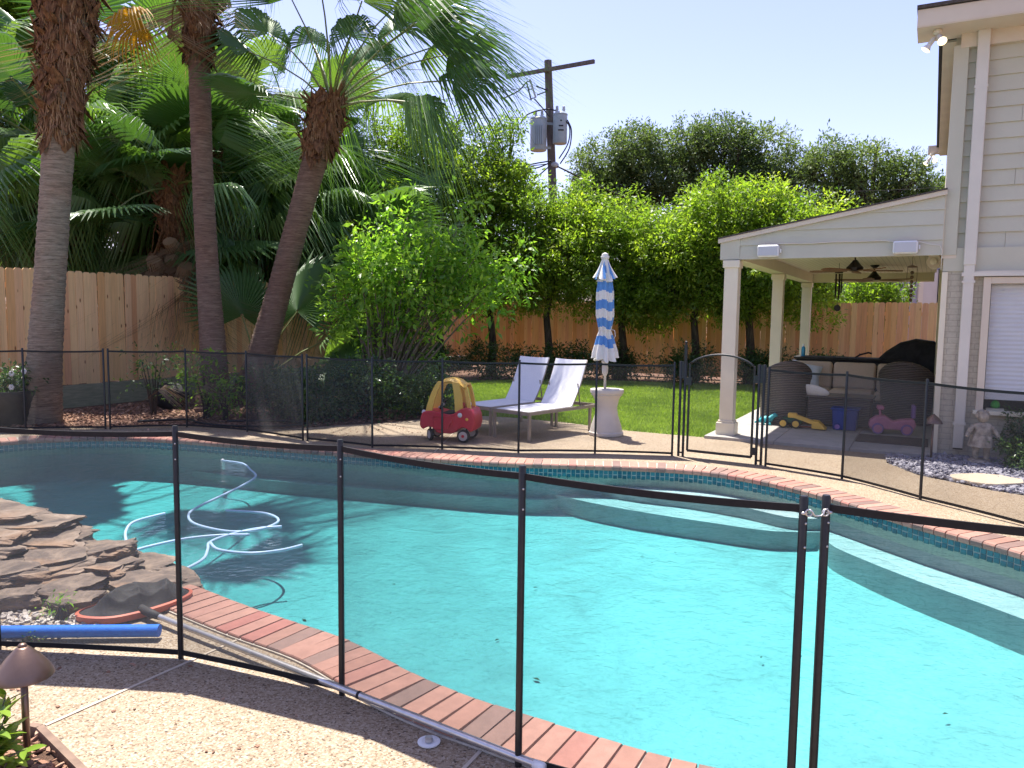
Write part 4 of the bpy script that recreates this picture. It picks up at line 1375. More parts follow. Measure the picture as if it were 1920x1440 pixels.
# ------------------------------------------------------------------ patio furniture
def cushion(par, c, d, mat, rot=None, name='cushion', bev=None):
    b = B(); b.box((0, 0, 0), d)
    o = b.obj(name, mat, par, bevel=bev or min(d) * 0.33, seg=4, loc=c)
    if rot:
        o.rotation_euler = rot
    for p in o.data.polygons:
        p.use_smooth = True
    return o
def sofa():
    t = thing('wicker_sofa', 'brown wicker sofa with tan cushions facing the lawn under the patio roof', 'sofa', HW(-1.30, 3.55, 0.045), AX)
    b = B(); b.box((0, 0.0, 0.17), (2.5, 0.85, 0.30)); b.obj('base', MAT['wicker'], t, bevel=0.03)
    b = B(); b.box((0, 0.44, 0.42), (2.5, 0.10, 0.80)); b.obj('back', MAT['wicker'], t, bevel=0.04)
    for s in (-1, 1):
        b = B(); b.box((1.20 * s, 0, 0.40), (0.14, 0.85, 0.55)); b.obj('armrest', MAT['wicker'], t, bevel=0.05)
    for k in range(3):
        cushion(t, (-0.74 + 0.74 * k, -0.03, 0.40), (0.72, 0.78, 0.16), MAT['cushion'], name='seat_cushion', bev=.05)
        cushion(t, (-0.74 + 0.74 * k, 0.28, 0.70), (0.72, 0.20, 0.50), MAT['cushion'], (math.radians(-14), 0, 0), 'back_cushion', .06)
sofa()
def pillow(label, p, rot, d=(0.48, 0.14, 0.42)):
    b = B()
    def fn(u, v, s):
        x, z = (u - .5), (v - .5)
        k = max(0.0, (1 - (2 * x) ** 4) * (1 - (2 * z) ** 4))
        pin = 1 - 0.12 * (1 - abs(2 * x)) * abs(2 * z) ** 2 - 0.12 * (1 - abs(2 * z)) * abs(2 * x) ** 2
        return Vector((x * d[0] * pin, s * d[1] * .5 * k ** 0.6, z * d[2] * pin))
    b.grid(lambda u, v: fn(u, v, 1), 12, 12); b.grid(lambda u, v: fn(u, v, -1), 12, 12)
    o = b.obj('throw_pillow', MAT['pillow'], smooth=True, loc=p)
    o.rotation_euler = rot
    tag(o, label, 'pillow', 'throw pillows on the sofa')
pillow('grey throw pillow slumped at the left end of the wicker sofa', HW(-2.10, 3.42, 0.78), (math.radians(-28), math.radians(14), AX + 0.3), (0.56, 0.16, 0.46))
pillow('grey throw pillow propped at the right end of the wicker sofa', HW(-0.42, 3.50, 0.74), (math.radians(-22), math.radians(-25), AX - 0.4))
def armchair(label, u, v, rz, mat, hb=0.95, wsc=1.0):
    """barrel wicker chair; open side local -Y"""
    t = thing('wicker_armchair', label, 'armchair', HW(u, v, 0.045), AX + rz, 'armchairs under the patio roof')
    t.scale = (wsc, wsc, 1)
    b = B()
    def shell(u_, v_, r):
        a = math.radians(-35 + 250 * u_)
        hh = (0.62 + (hb - 0.62) * math.sin(PI * u_) ** 1.5)
        fl = 1 + 0.16 * v_ ** 2
        return Vector((r * fl * math.cos(a) * 0.46, r * fl * math.sin(a) * 0.46, v_ * hh))
    b.grid(lambda p, q: shell(p, q, 1.0), 28, 8); b.grid(lambda p, q: shell(p, q, 0.86), 28, 8)
    b.obj('shell', mat, t, smooth=True)
    b = B(); b.tube([shell(k / 28, 1.0, 0.93) for k in range(29)], 0.05, 8); b.obj('rolled_rim', mat, t, smooth=True)
    b = B(); b.lathe([(0.41, 0.02), (0.41, 0.30), (0.38, 0.32)], 24); b.obj('base', mat, t, smooth=40)
    b = B(); b.lathe([(0.36, 0.33), (0.38, 0.37), (0.36, 0.44), (0.3, 0.455), (0.001, 0.46)], 24); b.obj('seat_cushion', MAT['cushion'], t, smooth=True)
armchair('brown wicker armchair with rolled rim beside the middle patio column', -2.22, 1.85, math.radians(205), MAT['wicker'], 1.02, .80)
armchair('dark wicker armchair turned away in the shade near the house wall', -0.40, 3.0, math.radians(170), MAT['wicker'], 1.02, .84)
def low_table():
    t = thing('wicker_table', 'dark wicker coffee table behind the toys on the patio', 'table', HW(-1.35, 2.05, 0.045), AX)
    b = B(); b.box((0, 0, 0.24), (0.95, 0.6, 0.44)); b.obj('body', MAT['wicker'], t, bevel=0.02)
    b = B(); b.box((0, 0, 0.48), (1.02, 0.66, 0.035)); b.obj('top', MAT['wicker'], t, bevel=0.01)
low_table()
b = B(); b.ball((0, 0, 0), (0.26, 0.035, 0.11), 18, 8)
o = b.obj('toy_paddle', MAT['canvasw'], smooth=True, loc=HW(-1.75, 1.75, 0.62)); o.rotation_euler = (0.5, 0.15, AX)
tag(o, 'pale oval board lying on the wicker coffee table', 'board')
def grill():
    t = thing('covered_grill', 'black fabric covered grill in front of the back fence', 'grill', HW(-0.45, 5.6, 0.045), AX)
    prof = [(-.62, 0), (.62, 0), (.64, .55), (.66, .95), (.55, 1.22), (.42, 1.34), (.1, 1.38), (-.18, 1.30), (-.42, 1.12), (-.6, .92), (-.66, .8)]
    b = B(); b.prism(prof, -0.32, 0.32, 'xzy'); b.obj('cover', MAT['black'], t, bevel=0.07, seg=3)
    b = B(); b.box((0, 0, 0.03), (1.1, 0.5, 0.06)); b.obj('cart_base', MAT['fanblack'], t)
grill()
def counter():
    t = thing('black_counter', 'long black covered counter behind the sofa', 'counter', HW(-1.55, 5.55, 0.045), AX)
    b = B(); b.box((0, 0, 0.47), (2.0, 0.6, 0.90)); b.obj('body', MAT['black'], t, bevel=0.03)
    b = B(); b.box((0, 0, 0.945), (2.08, 0.66, 0.05)); b.obj('top', MAT['black'], t, bevel=0.015)
    b = B(); b.tube([(0.12, 0, .97), (0.2, 0, 1.03), (0.36, 0, 1.08), (0.42, 0, 1.06)], 0.018, 8); b.obj('tap', MAT['wire'], t, smooth=True)
counter()
t = thing('water_bottle', 'blue water bottle standing on the counter edge behind the sofa', 'bottle', HW(-2.42, 5.35, 1.015), AX)
b = B(); b.lathe([(0.038, 0), (0.04, 0.02), (0.04, 0.16), (0.03, 0.19), (0.016, 0.21)], 14); b.obj('body', M('bottle_blue', (0.05, 0.30, 0.52), (0.04, 0.25, 0.45), 10, 0.25), t, smooth=40)
b = B(); b.lathe([(0.02, 0.21), (0.022, 0.25), (0.015, 0.26)], 12); b.obj('cap', MAT['white'], t, smooth=40)
b = B(); b.prism([(-.02, 0), (.48, 0), (.48, .3), (-.02, .3)], 0, 0.012)
o = b.obj('door_mat', MAT['mat_brown']); o.location = HW(-0.93, 0.30, 0.047); o.rotation_euler = (0, 0, AX); o.scale = (1.85, 2.6, 1)
tag(o, 'dark brown mat lying on the patio slab by the house corner', 'mat')

# toys on the slab
def wheel(par, c, r, w, axis, mat, hub, nm='wheel'):
    R = Vector(axis).to_track_quat('Z', 'Y').to_matrix()
    b = B(); b.lathe([(r * 0.7, -w / 2), (r * 0.93, -w / 2), (r, -w * 0.3), (r, w * 0.3), (r * 0.93, w / 2), (r * 0.7, w / 2)], 20, c, R); o = b.obj(nm, mat, par, smooth=40)
    b = B(); b.lathe([(r * 0.70, -w * 0.52), (r * 0.72, -w * 0.40), (r * 0.72, w * 0.40), (r * 0.70, w * 0.52), (r * 0.25, w * 0.56), (0.001, w * 0.56)], 18, c, R); b.obj('hub', hub, o, smooth=40)
    return o
t = thing('toy_tractor', 'yellow and green toy tractor with loader arms on the patio', 'toy', HW(-1.98, 1.28, 0.045), AX + 0.05)
b = B(); b.box((0, 0, 0.12), (0.30, 0.14, 0.09)); b.obj('body', MAT['dgreen'], t, bevel=.02)
b = B(); b.box((0.0, 0, 0.20), (0.14, 0.13, 0.08)); b.obj('seat', MAT['toyyel'], t, bevel=.02)
for x in (-0.13, 0.06):
    for s in (-1, 1):
        wheel(t, (x, 0.10 * s, 0.075), 0.072, 0.05, (0, s, 0), MAT['tyre'], MAT['toyyel'])
for s in (-1, 1):
    b = B(); b.bar((-.02, 0.06 * s, 0.21), (0.36, 0.06 * s, 0.09), 0.03, 0.05); b.obj('loader_arm', MAT['toyyel'], t)
b = B(); b.prism([(0.30, 0.02), (0.52, 0.015), (0.40, 0.13), (0.30, 0.14)], -0.13, 0.13, 'xzy'); b.obj('bucket', MAT['toyyel'], t, bevel=.01)
t = thing('toy_dinosaur', 'teal toy dinosaur lying by the foot of the brown wicker armchair', 'toy', HW(-2.42, 1.38, 0.045), AX + 0.2)
b = B()
b.tube([(-.17, 0, .03), (-.12, 0, .05), (-.05, 0, .08), (0.03, 0, .09), (0.08, 0, .10), (0.12, 0, .15), (0.15, 0, .17), (0.19, 0, .16)], [.012, .025, .05, .065, .05, .035, .04, .015], 10)
b.obj('body', MAT['teal'], t, smooth=True)
for x, y in ((-.04, .05), (-.04, -.05), (.06, .05), (.06, -.05)):
    b = B(); b.tube([(x, y * .6, .06), (x + .01, y * 1.4, .02), (x + .03, y * 1.6, .012)], [.025, .02, .012], 8); b.obj('leg', MAT['teal'], t, smooth=True)
for k in range(4):
    b = B(); b.prism([(-.10 + k * .05, .09), (-.06 + k * .05, .09), (-.08 + k * .05, .16)], -.006, .006, 'xzy'); b.obj('back_plate', MAT['teal'], t)
t = thing('toy_bin', 'blue plastic toy bin standing in the shade on the patio', 'toy bin', HW(-1.22, 1.55, 0.045), AX)
b = B(); b.prism([(-.17, 0), (.17, 0), (.19, .33), (-.19, .33)], -.15, .15, 'xzy'); b.obj('bin', MAT['blue'], t, bevel=.02)
b = B(); b.box((0, 0, .335), (.42, .34, .03)); b.obj('rim', MAT['blue'], t, bevel=.01)
wheel(t, (-.10, -.16, .055), .055, .03, (0, -1, 0), MAT['blue'], MAT['purple'])
b = B(); b.tube([(-.5, .0, .012), (-.3, -.03, .012), (-.1, 0.02, .012), (.05, .0, .012)], .010, 6)
o = b.obj('jump_rope', MAT['netred'], smooth=True, loc=HW(-1.55, 1.42, 0.045)); o.rotation_euler = (0, 0, AX)
tag(o, 'red plastic strap lying on the patio between tractor and bin', 'toy')
def pink_car():
    t = thing('ride_on_toy', 'pink ride-on toy car with purple wheels by the house wall', 'ride-on toy', HW(-0.55, 1.45, 0.045), AX + 0.12)
    pr = [(-.30, .07), (.30, .07), (.33, .16), (.30, .25), (.12, .23), (.02, .20), (-.04, .24), (-.10, .28), (-.22, .27), (-.31, .20), (-.33, .12)]
    b = B(); b.prism(pr, -.12, .12, 'xzy'); b.obj('body', MAT['pink'], t, bevel=.04, seg=3)
    b = B(); b.tube([(-.16, 0, .26), (-.18, 0, .40)], .018, 8); b.obj('steering_post', MAT['pink'], t)
    b = B(); b.box((-.17, 0, .40), (.10, .22, .06)); b.obj('handlebar', MAT['pink'], t, bevel=.02)
    b = B(); b.box((.29, 0, .36), (.05, .22, .20)); b.obj('backrest', MAT['purple'], t, bevel=.02)
    for x in (-.2, .2):
        for s in (-1, 1):
            wheel(t, (x, .12 * s, .085), .085, .055, (0, s, 0), MAT['purple'], MAT['pink'])
pink_car()

# ------------------------------------------------------------------ right bed: path light, statue, stone
def path_light(label, p, h, r, cap_h):
    t = thing('path_light', label, 'path light', p, 0, 'bronze path lights')
    b = B(); b.tube([(0, 0, -0.05), (0, 0, h - cap_h * .6)], 0.0135, 12); b.obj('stem', MAT['bronze'], t, smooth=True)
    prof = [(r, h - cap_h), (r * 1.0, h - cap_h + 0.004), (r * 0.86, h - cap_h * 0.72), (r * 0.55, h - cap_h * .36), (r * 0.24, h - cap_h * 0.08), (r * 0.17, h - cap_h * 0.03), (r * .02, h - cap_h * 0.02)]
    b = B(); b.lathe(prof, 40); c = b.obj('cap', MAT['bronze'], t, smooth=40)
    b = B(); b.lathe([(r * .14, h - cap_h * .05), (r * .15, h + cap_h * .02), (r * .10, h + cap_h * .07), (.001, h + cap_h * .08)], 16); b.obj('knob', MAT['bronze'], c, smooth=True)
    b = B(); b.lathe([(0.02, h - cap_h * .9), (0.024, h - cap_h * .6)], 14); b.obj('lens', MAT['white'], t)
path_light('bronze path light in the mulch bed at the near corner', (-1.925, 2.955, -0.03), 0.50, 0.108, 0.125)
path_light('bronze path light in the slate bed by the downspout', (5.44, 9.90, 0), 0.59, 0.115, 0.115)
def statue():
    t = thing('garden_statue', 'weathered cast stone cherub statue standing in the slate bed', 'statue', (5.93, 9.66, 0), math.radians(-15))
    b = B(); b.lathe([(0.13, 0), (0.14, 0.03), (0.12, 0.06)], 16); b.obj('plinth', MAT['stone'], t, smooth=40)
    # body grown along a skeleton
    pts = {0: (0, 0, .34, .085), 1: (0, 0, .42, .085), 2: (0, .0, .49, .075), 3: (0, 0, .525, .035), 4: (-.055, 0, .30, .06), 5: (-.06, -.01, .19, .045), 6: (-.055, 0, .075, .032), 7: (-.055, -.045, .065, .025),
           8: (.055, 0, .30, .06), 9: (.06, -.03, .19, .045), 10: (.06, -.01, .075, .032), 11: (.06, -.055, .065, .025),
           12: (-.095, 0, .485, .038), 13: (-.15, -.02, .40, .030), 14: (-.19, -.05, .335, .022), 15: (.095, 0, .485, .038), 16: (.15, -.02, .40, .030), 17: (.19, -.04, .33, .022)}
    ed = [(0, 1), (1, 2), (2, 3), (0, 4), (4, 5), (5, 6), (6, 7), (0, 8), (8, 9), (9, 10), (10, 11), (2, 12), (12, 13), (13, 14), (2, 15), (15, 16), (16, 17)]
    me = bpy.data.meshes.new('body')
    me.from_pydata([pts[k][:3] for k in range(18)], ed, [])
    o = link('body', me, t)
    me.materials.append(MAT['stone'])
    md = o.modifiers.new('skin', 'SKIN')
    for k, sv in enumerate(me.skin_vertices[0].data):
        sv.radius = (pts[k][3], pts[k][3])
        sv.use_root = k == 0
    md.use_smooth_shade = True
    o.modifiers.new('sub', 'SUBSURF').levels = 2
    o.modifiers['sub'].render_levels = 2
    b = B()
    def head(u, v):
        th, ph = PI * v, 2 * PI * u
        n_ = Vector((math.sin(th) * math.cos(ph), math.sin(th) * math.sin(ph), math.cos(th)))
        r = .068
        front = max(0, -n_.y)
        r *= 1 + .10 * max(0, 1 - ((n_.x / .16) ** 2 + ((n_.z + .12) / .22) ** 2)) * front          # nose
        for sx in (-1, 1):
            r *= 1 - .07 * max(0, 1 - (((n_.x - .36 * sx) / .2) ** 2 + ((n_.z - .08) / .16) ** 2)) * front   # eye hollows
            r *= 1 + .04 * max(0, 1 - (((n_.x - .45 * sx) / .35) ** 2 + ((n_.z + .35) / .3) ** 2)) * front   # cheeks
        r *= 1 - .05 * max(0, 1 - ((n_.x / .25) ** 2 + ((n_.z + .52) / .07) ** 2)) * front          # mouth
        return Vector((0, 0, .60)) + Vector((n_.x * r * .95, n_.y * r, n_.z * r * 1.12))
    b.grid(head, 28, 20); b.obj('head', MAT['stone'], t, smooth=True)
    random.seed(8)
    b = B()
    for k in range(46):
        a = random.uniform(0, 2 * PI); zz = random.uniform(-.1, 1)
        n_ = Vector((math.cos(a) * math.sqrt(1 - min(zz * zz, .99)), math.sin(a) * math.sqrt(1 - min(zz * zz, .99)), zz))
        if n_.y < -.35 and n_.z < .55:
            continue
        b.ball(Vector((0, .008, .61)) + n_ * .066, random.uniform(.014, .022), 7, 5)
    o = b.obj('hair_curls', MAT['stone'], t, smooth=True); o['kind'] = 'stuff'
    b = B()
    def cloth(u, v):
        a = 2 * PI * u
        r = .095 + .03 * v + .012 * math.sin(a * 7 + 2 * v)
        return Vector((r * math.cos(a) * 1.15, r * math.sin(a) * .95, .37 - .15 * v))
    b.grid(cloth, 42, 6); b.obj('drape', MAT['stone'], t, smooth=True, fixn=False)
statue()
b = B()
random.seed(2)
P = [(math.cos(a) * (0.36 + random.uniform(-.03, .03)), math.sin(a) * (0.30 + random.uniform(-.03, .03))) for a in np.linspace(0, 2 * PI, 18, endpoint=False)]
b.prism(P, 0.0, 0.045)
o = b.obj('stepping_stone', MAT['steppad'], bevel=.012, loc=(5.32, 8.52, 0.004)); tag(o, 'round tan stepping stone lying in the slate chips', 'stepping stone')

# ------------------------------------------------------------------ toy car
def toy_car():
    t = thing('toy_car', 'red toy car with yellow roof parked in front of the loungers', 'toy car', (-0.86, 11.02, 0), math.atan2(0.22, -0.97))
    # local X = forward, Z up; length about .8
    def arc(cx, cz, rad, a0, a1, k=6):
        return [(cx + rad * math.cos(math.radians(a0 + (a1 - a0) * i / k)), cz + rad * math.sin(math.radians(a0 + (a1 - a0) * i / k))) for i in range(k + 1)]
    side = [(-.385, .17)] + arc(-.24, .092, .118, 150, 25) + [(-.06, .115), (.12, .115)] + arc(.27, .085, .118, 158, 40) + [(.40, .19), (.415, .24), (.40, .34), (.375, .40), (.32, .425), (.22, .43), (.14, .415), (.06, .395), (-.03, .385), (-.10, .40), (-.15, .44), (-.21, .475), (-.30, .485), (-.36, .455), (-.395, .38), (-.41, .28)]
    # body as a stack of outlines across the width so that the sides bulge
    b = B()
    ws = [(-.222, .955), (-.208, .985), (-.16, 1.0), (.16, 1.0), (.208, .985), (.222, .955)]
    n_ = len(side)
    vs, fs = [], []
    for y, k in ws:
        for x, z in side:
            vs.append((x * k, y, .30 + (z - .30) * (0.92 + 0.08 * k if k < 1 else 1)))
    for i in range(len(ws) - 1):
        for k in range(n_):
            fs.append((i * n_ + k, i * n_ + (k + 1) % n_, (i + 1) * n_ + (k + 1) % n_, (i + 1) * n_ + k))
    fs += [tuple(range(n_ - 1, -1, -1)), tuple((len(ws) - 1) * n_ + k for k in range(n_))]
    b.add(vs, fs)
    b.obj('body', MAT['toyred'], t, smooth=45, bevel=.012)
    # cockpit tub and seat
    b = B(); b.box((.04, 0, .388), (.20, .36, .03)); b.obj('cockpit', MAT['tyre'], t)
    b = B(); b.box((-.13, 0, .47), (.06, .30, .12)); b.obj('seat', MAT['toyred'], t, bevel=.02)
    # raised door panels
    for s in (-1, 1):
        b = B(); pr = [(.20, .17), (-.02, .17), (-.08, .24), (-.10, .375), (.05, .36), (.20, .352)]
        b.prism(pr, .215 * s, .236 * s, 'xzy'); d = b.obj('door', MAT['toyred'], t, bevel=.01)
        b = B(); b.tube([(.20, .238 * s, .350), (.05, .238 * s, .358), (-.085, .238 * s, .373), (-.075, .238 * s, .30), (-.03, .238 * s, .215)], .009, 8); b.obj('rib', MAT['toyred'], d, smooth=True)
        wheel(t, (-.24, .215 * s, .092), .092, .055, (0, s, 0), MAT['tyre'], MAT['hub'])
        R = Vector((0, s, 0)).to_track_quat('Z', 'Y').to_matrix()
        b = B(); b.lathe([(.022, 0), (.022, .006), (.001, .008)], 12, (-.24, .2465 * s, .092), R); b.obj('hub_cap', MAT['toyred'], t)
        # swivel front wheels
        wheel(t, (.27, .15 * s, .085), .085, .045, (0.75, .66 * s, 0), MAT['tyre'], MAT['hub'])
        b = B(); b.tube([(.27, .15 * s, .09), (.27, .15 * s, .20)], .018, 8); b.obj('fork', MAT['tyre'], t)
        b = B(); b.lathe([(.032, 0), (.034, .008), (.02, .016), (.001, .018)], 16, (-.19, .222 * s, .385), R); b.obj('fuel_cap', MAT['white'], t, smooth=True)
        b = B(); b.lathe([(.022, 0), (.022, .005), (.001, .007)], 14, (-.29, .222 * s, .33), R); b.obj('sticker', MAT['toyyel'], t, smooth=True)
        b = B(); b.ball((.375, .13 * s, .40), .032, 12, 8); b.obj('headlight', MAT['white'], t, smooth=True)
        b = B(); b.ball((.39, .09 * s, .25), (.02, .03, .02), 10, 6); b.obj('bumper_lamp', MAT['tyre'], t, smooth=True)
    # roof: arched shell with four pillars
    b = B()
    def roof(u, v, e):
        x = .135 - .36 * u
        y = (v - .5) * 2
        z = .865 + .035 * math.sin(PI * min(1, u * 1.15)) - .10 * max(0, u - .78) * 2 - .05 * max(0, .14 - u) * 3
        return Vector((x, y * .17 * (1 - .1 * y * y), z - .05 * abs(y) ** 3 - e))
    b.grid(lambda u, v: roof(u, v, 0), 14, 10); b.grid(lambda u, v: roof(u, v, .028), 14, 10)
    rf = b.obj('roof', MAT['toyyel'], t, smooth=True)
    b = B(); b.tube([roof(1, v, 0.014) + Vector((-.006, 0, 0)) for v in np.linspace(0, 1, 11)], .020, 8); b.obj('visor', MAT['toyyel'], rf, smooth=True)
    for s in (-1, 1):
        def pillar(p0, p1, p2, w0, w1, nm):
            q = B()
            pts = [Vector(p0), (Vector(p0) + Vector(p2)) / 4 + Vector(p1) / 2, Vector(p2)]
            K = 6
            vs = []
            for k in range(K + 1):
                f = k / K
                c = (1 - f) ** 2 * Vector(p0) + 2 * f * (1 - f) * Vector(p1) + f * f * Vector(p2)
                w = w0 + (w1 - w0) * f
                for dx, dy in ((-w, -.018), (w, -.018), (w, .018), (-w, .018)):
                    vs.append(c + Vector((dx, dy, 0)))
            fs = [(4 * k + j, 4 * k + (j + 1) % 4, 4 * k + 4 + (j + 1) % 4, 4 * k + 4 + j) for k in range(K) for j in range(4)] + [(3, 2, 1, 0), tuple(4 * K + j for j in range(4))]
            q.add(vs, fs)
            q.obj(nm, MAT['toyyel'], t, bevel=.008)
        pillar((.285, .165 * s, .415), (.22, .165 * s, .72), (.12, .15 * s, .85), .050, .036, 'pillar')
        pillar((-.165, .175 * s, .42), (-.155, .17 * s, .66), (-.10, .15 * s, .84), .062, .052, 'pillar')
        pillar((-.30, .12 * s, .45), (-.27, .12 * s, .68), (-.215, .11 * s, .82), .030, .030, 'pillar')
    b = B(); b.tube([Vector((.13, 0, .505)) + Matrix.Rotation(-.5, 3, 'Y') @ Vector((.0, .075 * math.cos(a), .075 * math.sin(a))) for a in np.linspace(0, 2 * PI, 19)], .012, 7, False); sw = b.obj('steering_wheel', MAT['tyre'], t, smooth=True)
    b = B(); b.tube([(.20, 0, .45), (.13, 0, .505)], .014, 8); b.ball((.13, 0, .505), .028, 10, 6); b.obj('horn', MAT['hub'], sw, smooth=True)
    b = B(); b.box((.40, 0, .285), (.02, .16, .05)); b.obj('grille', MAT['tyre'], t, bevel=.008)
toy_car()

# ------------------------------------------------------------------ loungers
def lounger(label, foot_right):
    """local Y runs foot -> head, origin under the right foot corner, X to the right (negative = left)"""
    a = math.atan2(1.13, 0.97)
    t = thing('sun_lounger', label, 'sun lounger', (*foot_right, 0), a - PI / 2, 'white sling loungers beside the lawn')
    Wd, Ln, H = 0.66, 1.62, 0.40
    for x in (0, -Wd):
        b = B(); b.bar((x, -0.02, H), (x, Ln, H - .01), .03, .05); b.obj('side_rail', MAT['taupe'], t, bevel=.005)
        for y in (0.0, 1.49):
            b = B(); b.box((x, y, H / 2 - .01), (.035, .045, H - .02)); b.obj('leg', MAT['taupe'], t, bevel=.004)
    for y in (-.02, Ln):
        b = B(); b.bar((-Wd, y, H), (0, y, H), .03, .05); b.obj('end_rail', MAT['taupe'], t)
    b = B()
    b.grid(lambda u, v: Vector((-Wd + .015 + (Wd - .03) * u, .0 + 1.06 * v, H + .028 - .015 * math.sin(PI * u) * math.sin(PI * v))), 8, 10)
    b.grid(lambda u, v: Vector((-Wd + .015 + (Wd - .03) * u, .0 + 1.06 * v, H + .020 - .015 * math.sin(PI * u) * math.sin(PI * v))), 8, 10)
    b.obj('seat_sling', MAT['sling'], t, smooth=True)
    th = math.radians(62)
    L2 = 0.78
    def bk(u, v, e=0):
        s = v * L2
        bow = -.03 * math.sin(PI * v) - .02 * math.sin(PI * u)
        return Vector((-Wd + .03 + (Wd - .06) * u, 1.05 + math.cos(th) * s - math.sin(th) * (bow + e), H + .03 + math.sin(th) * s + math.cos(th) * (bow + e)))
    b = B(); b.grid(lambda u, v: bk(u, v), 8, 12); b.grid(lambda u, v: bk(u, v, -.008), 8, 12); b.obj('back_sling', MAT['sling'], t, smooth=True)
    for u in (0, 1):
        b = B(); b.tube([bk(u, v, -.012) for v in np.linspace(0, 1, 7)], .011, 7); b.obj('back_rail', MAT['taupe'], t, smooth=True)
    b = B(); b.bar((-Wd + .05, 1.30, H - .01), (-Wd + .05, 1.22, H + .36), .015, .015); b.bar((-.05, 1.30, H - .01), (-.05, 1.22, H + .36), .015, .015); b.obj('prop', MAT['taupe'], t)
    b = B(); b.bar((-Wd, 1.05, H - .005), (0, 1.05, H - .005), .025, .03); b.obj('cross_bar', MAT['taupe'], t)
lounger('white sling sun lounger next to the white hourglass table', (0.253, 10.87))
lounger('white sling sun lounger behind the toy car', (-0.31, 11.42))

# ------------------------------------------------------------------ umbrella and table
t = thing('umbrella_table', 'cream hourglass side table holding the closed umbrella', 'table', (1.434, 11.62, 0))
b = B(); b.lathe([(.25, .0), (.262, .015), (.262, .05), (.245, .065), (.225, .16), (.178, .30), (.158, .42), (.182, .54), (.213, .60), (.235, .64), (.25, .645), (.255, .68), (.25, .70), (.04, .705), (.03, .69)], 40); b.obj('pedestal', MAT['cream'], t, smooth=35)
b = B(); b.lathe([(.222, .608), (.232, .612), (.234, .624), (.226, .63)], 40); b.obj('band', MAT['cream'], t, smooth=True)
t = thing('patio_umbrella', 'closed blue and white striped umbrella with scalloped hem', 'umbrella', (1.42, 11.62, 0.0))
t.rotation_euler = (0, math.radians(-1.3), 0)
b = B(); b.tube([(0, 0, .60), (0, 0, 2.66)], .019, 12); b.obj('pole', MAT['polewhite'], t, smooth=True)
b = B(); b.lathe([(.02, .90), (.045, .95), (.05, 1.02), (.038, 1.08), (.055, 1.12), (.04, 1.16)], 14); b.obj('crank_housing', MAT['cream'], t, smooth=True)
b = B(); b.lathe([(.03, 2.63), (.06, 2.65), (.065, 2.68), (.045, 2.70), (.05, 2.715), (.015, 2.735)], 16); b.obj('finial', MAT['canvasw'], t, smooth=True)
def canopy(z0, z1, rad, folds, hem, name, rows, stripe):
    q = B()
    K = folds * 8
    vs, fs, mi = [], [], []
    for j in range(rows + 1):
        f = j / rows
        r0_ = rad(f)
        for k in range(K):
            a = 2 * PI * k / K
            sway = .25 * math.sin(a * 3 + 4 * f)
            fold = math.cos(a * folds + sway)
            r = r0_ * (1 + .30 * fold * (.35 + .65 * f)) 
            z = z0 + (z1 - z0) * f
            if f > .96 and hem:
                z -= .03 * abs(math.cos(a * folds * .5)) 
            z += .035 * f * math.sin(a * 2 + 1.0)
            vs.append((r * math.cos(a), r * math.sin(a), z))
    for j in range(rows):
        for k in range(K):
            fs.append((j * K + k, j * K + (k + 1) % K, (j + 1) * K + (k + 1) % K, (j + 1) * K + k))
            mi.append(stripe(j / rows + .013 * math.sin(2 * PI * k / K * 3 + 1.0) * min(1, 3 * j / rows)))
    q.add(vs, fs); q.m = mi
    return q.obj(name, [MAT['canvasw'], MAT['canvasb']], t, smooth=True, fixn=False)
def prof1(f):
    xs = [0, .08, .3, .55, .68, .72, .78, 1.0]
    ys = [.05, .085, .115, .115, .085, .075, .10, .165]
    return float(np.interp(f, xs, ys))
cz = lambda f: int((f * 10.2 + .25) % 2 < 1) if f < .93 else 0
cn = canopy(2.55, 1.17, prof1, 8, True, 'canopy', 72, cz)
vt = canopy(2.64, 2.34, lambda f: .045 + .10 * f ** 1.3, 6, False, 'vent', 16, lambda f: 0)
b = B()
for k in range(6):
    a = 2 * PI * k / 6 + .2
    q = [Vector((math.cos(a) * .052, math.sin(a) * .052, 2.62)), Vector((math.cos(a - .3) * .16, math.sin(a - .3) * .16, 2.345)), Vector((math.cos(a + .3) * .16, math.sin(a + .3) * .16, 2.345))]
    b.add(q, [(0, 1, 2)])
b.obj('vent_stripe', MAT['canvasb'], vt, fixn=False)
b = B(); b.tube([(math.cos(a) * .088, math.sin(a) * .088, 1.60 + .01 * math.sin(a)) for a in np.linspace(0, 2 * PI, 25)], .009, 6, False); b.tube([(.085, -.03, 1.6), (.14, -.03, 1.58), (.15, -.03, 1.50), (.13, -.03, 1.46)], .006, 6); b.obj('tie_strap', MAT['canvasw'], t, smooth=True)

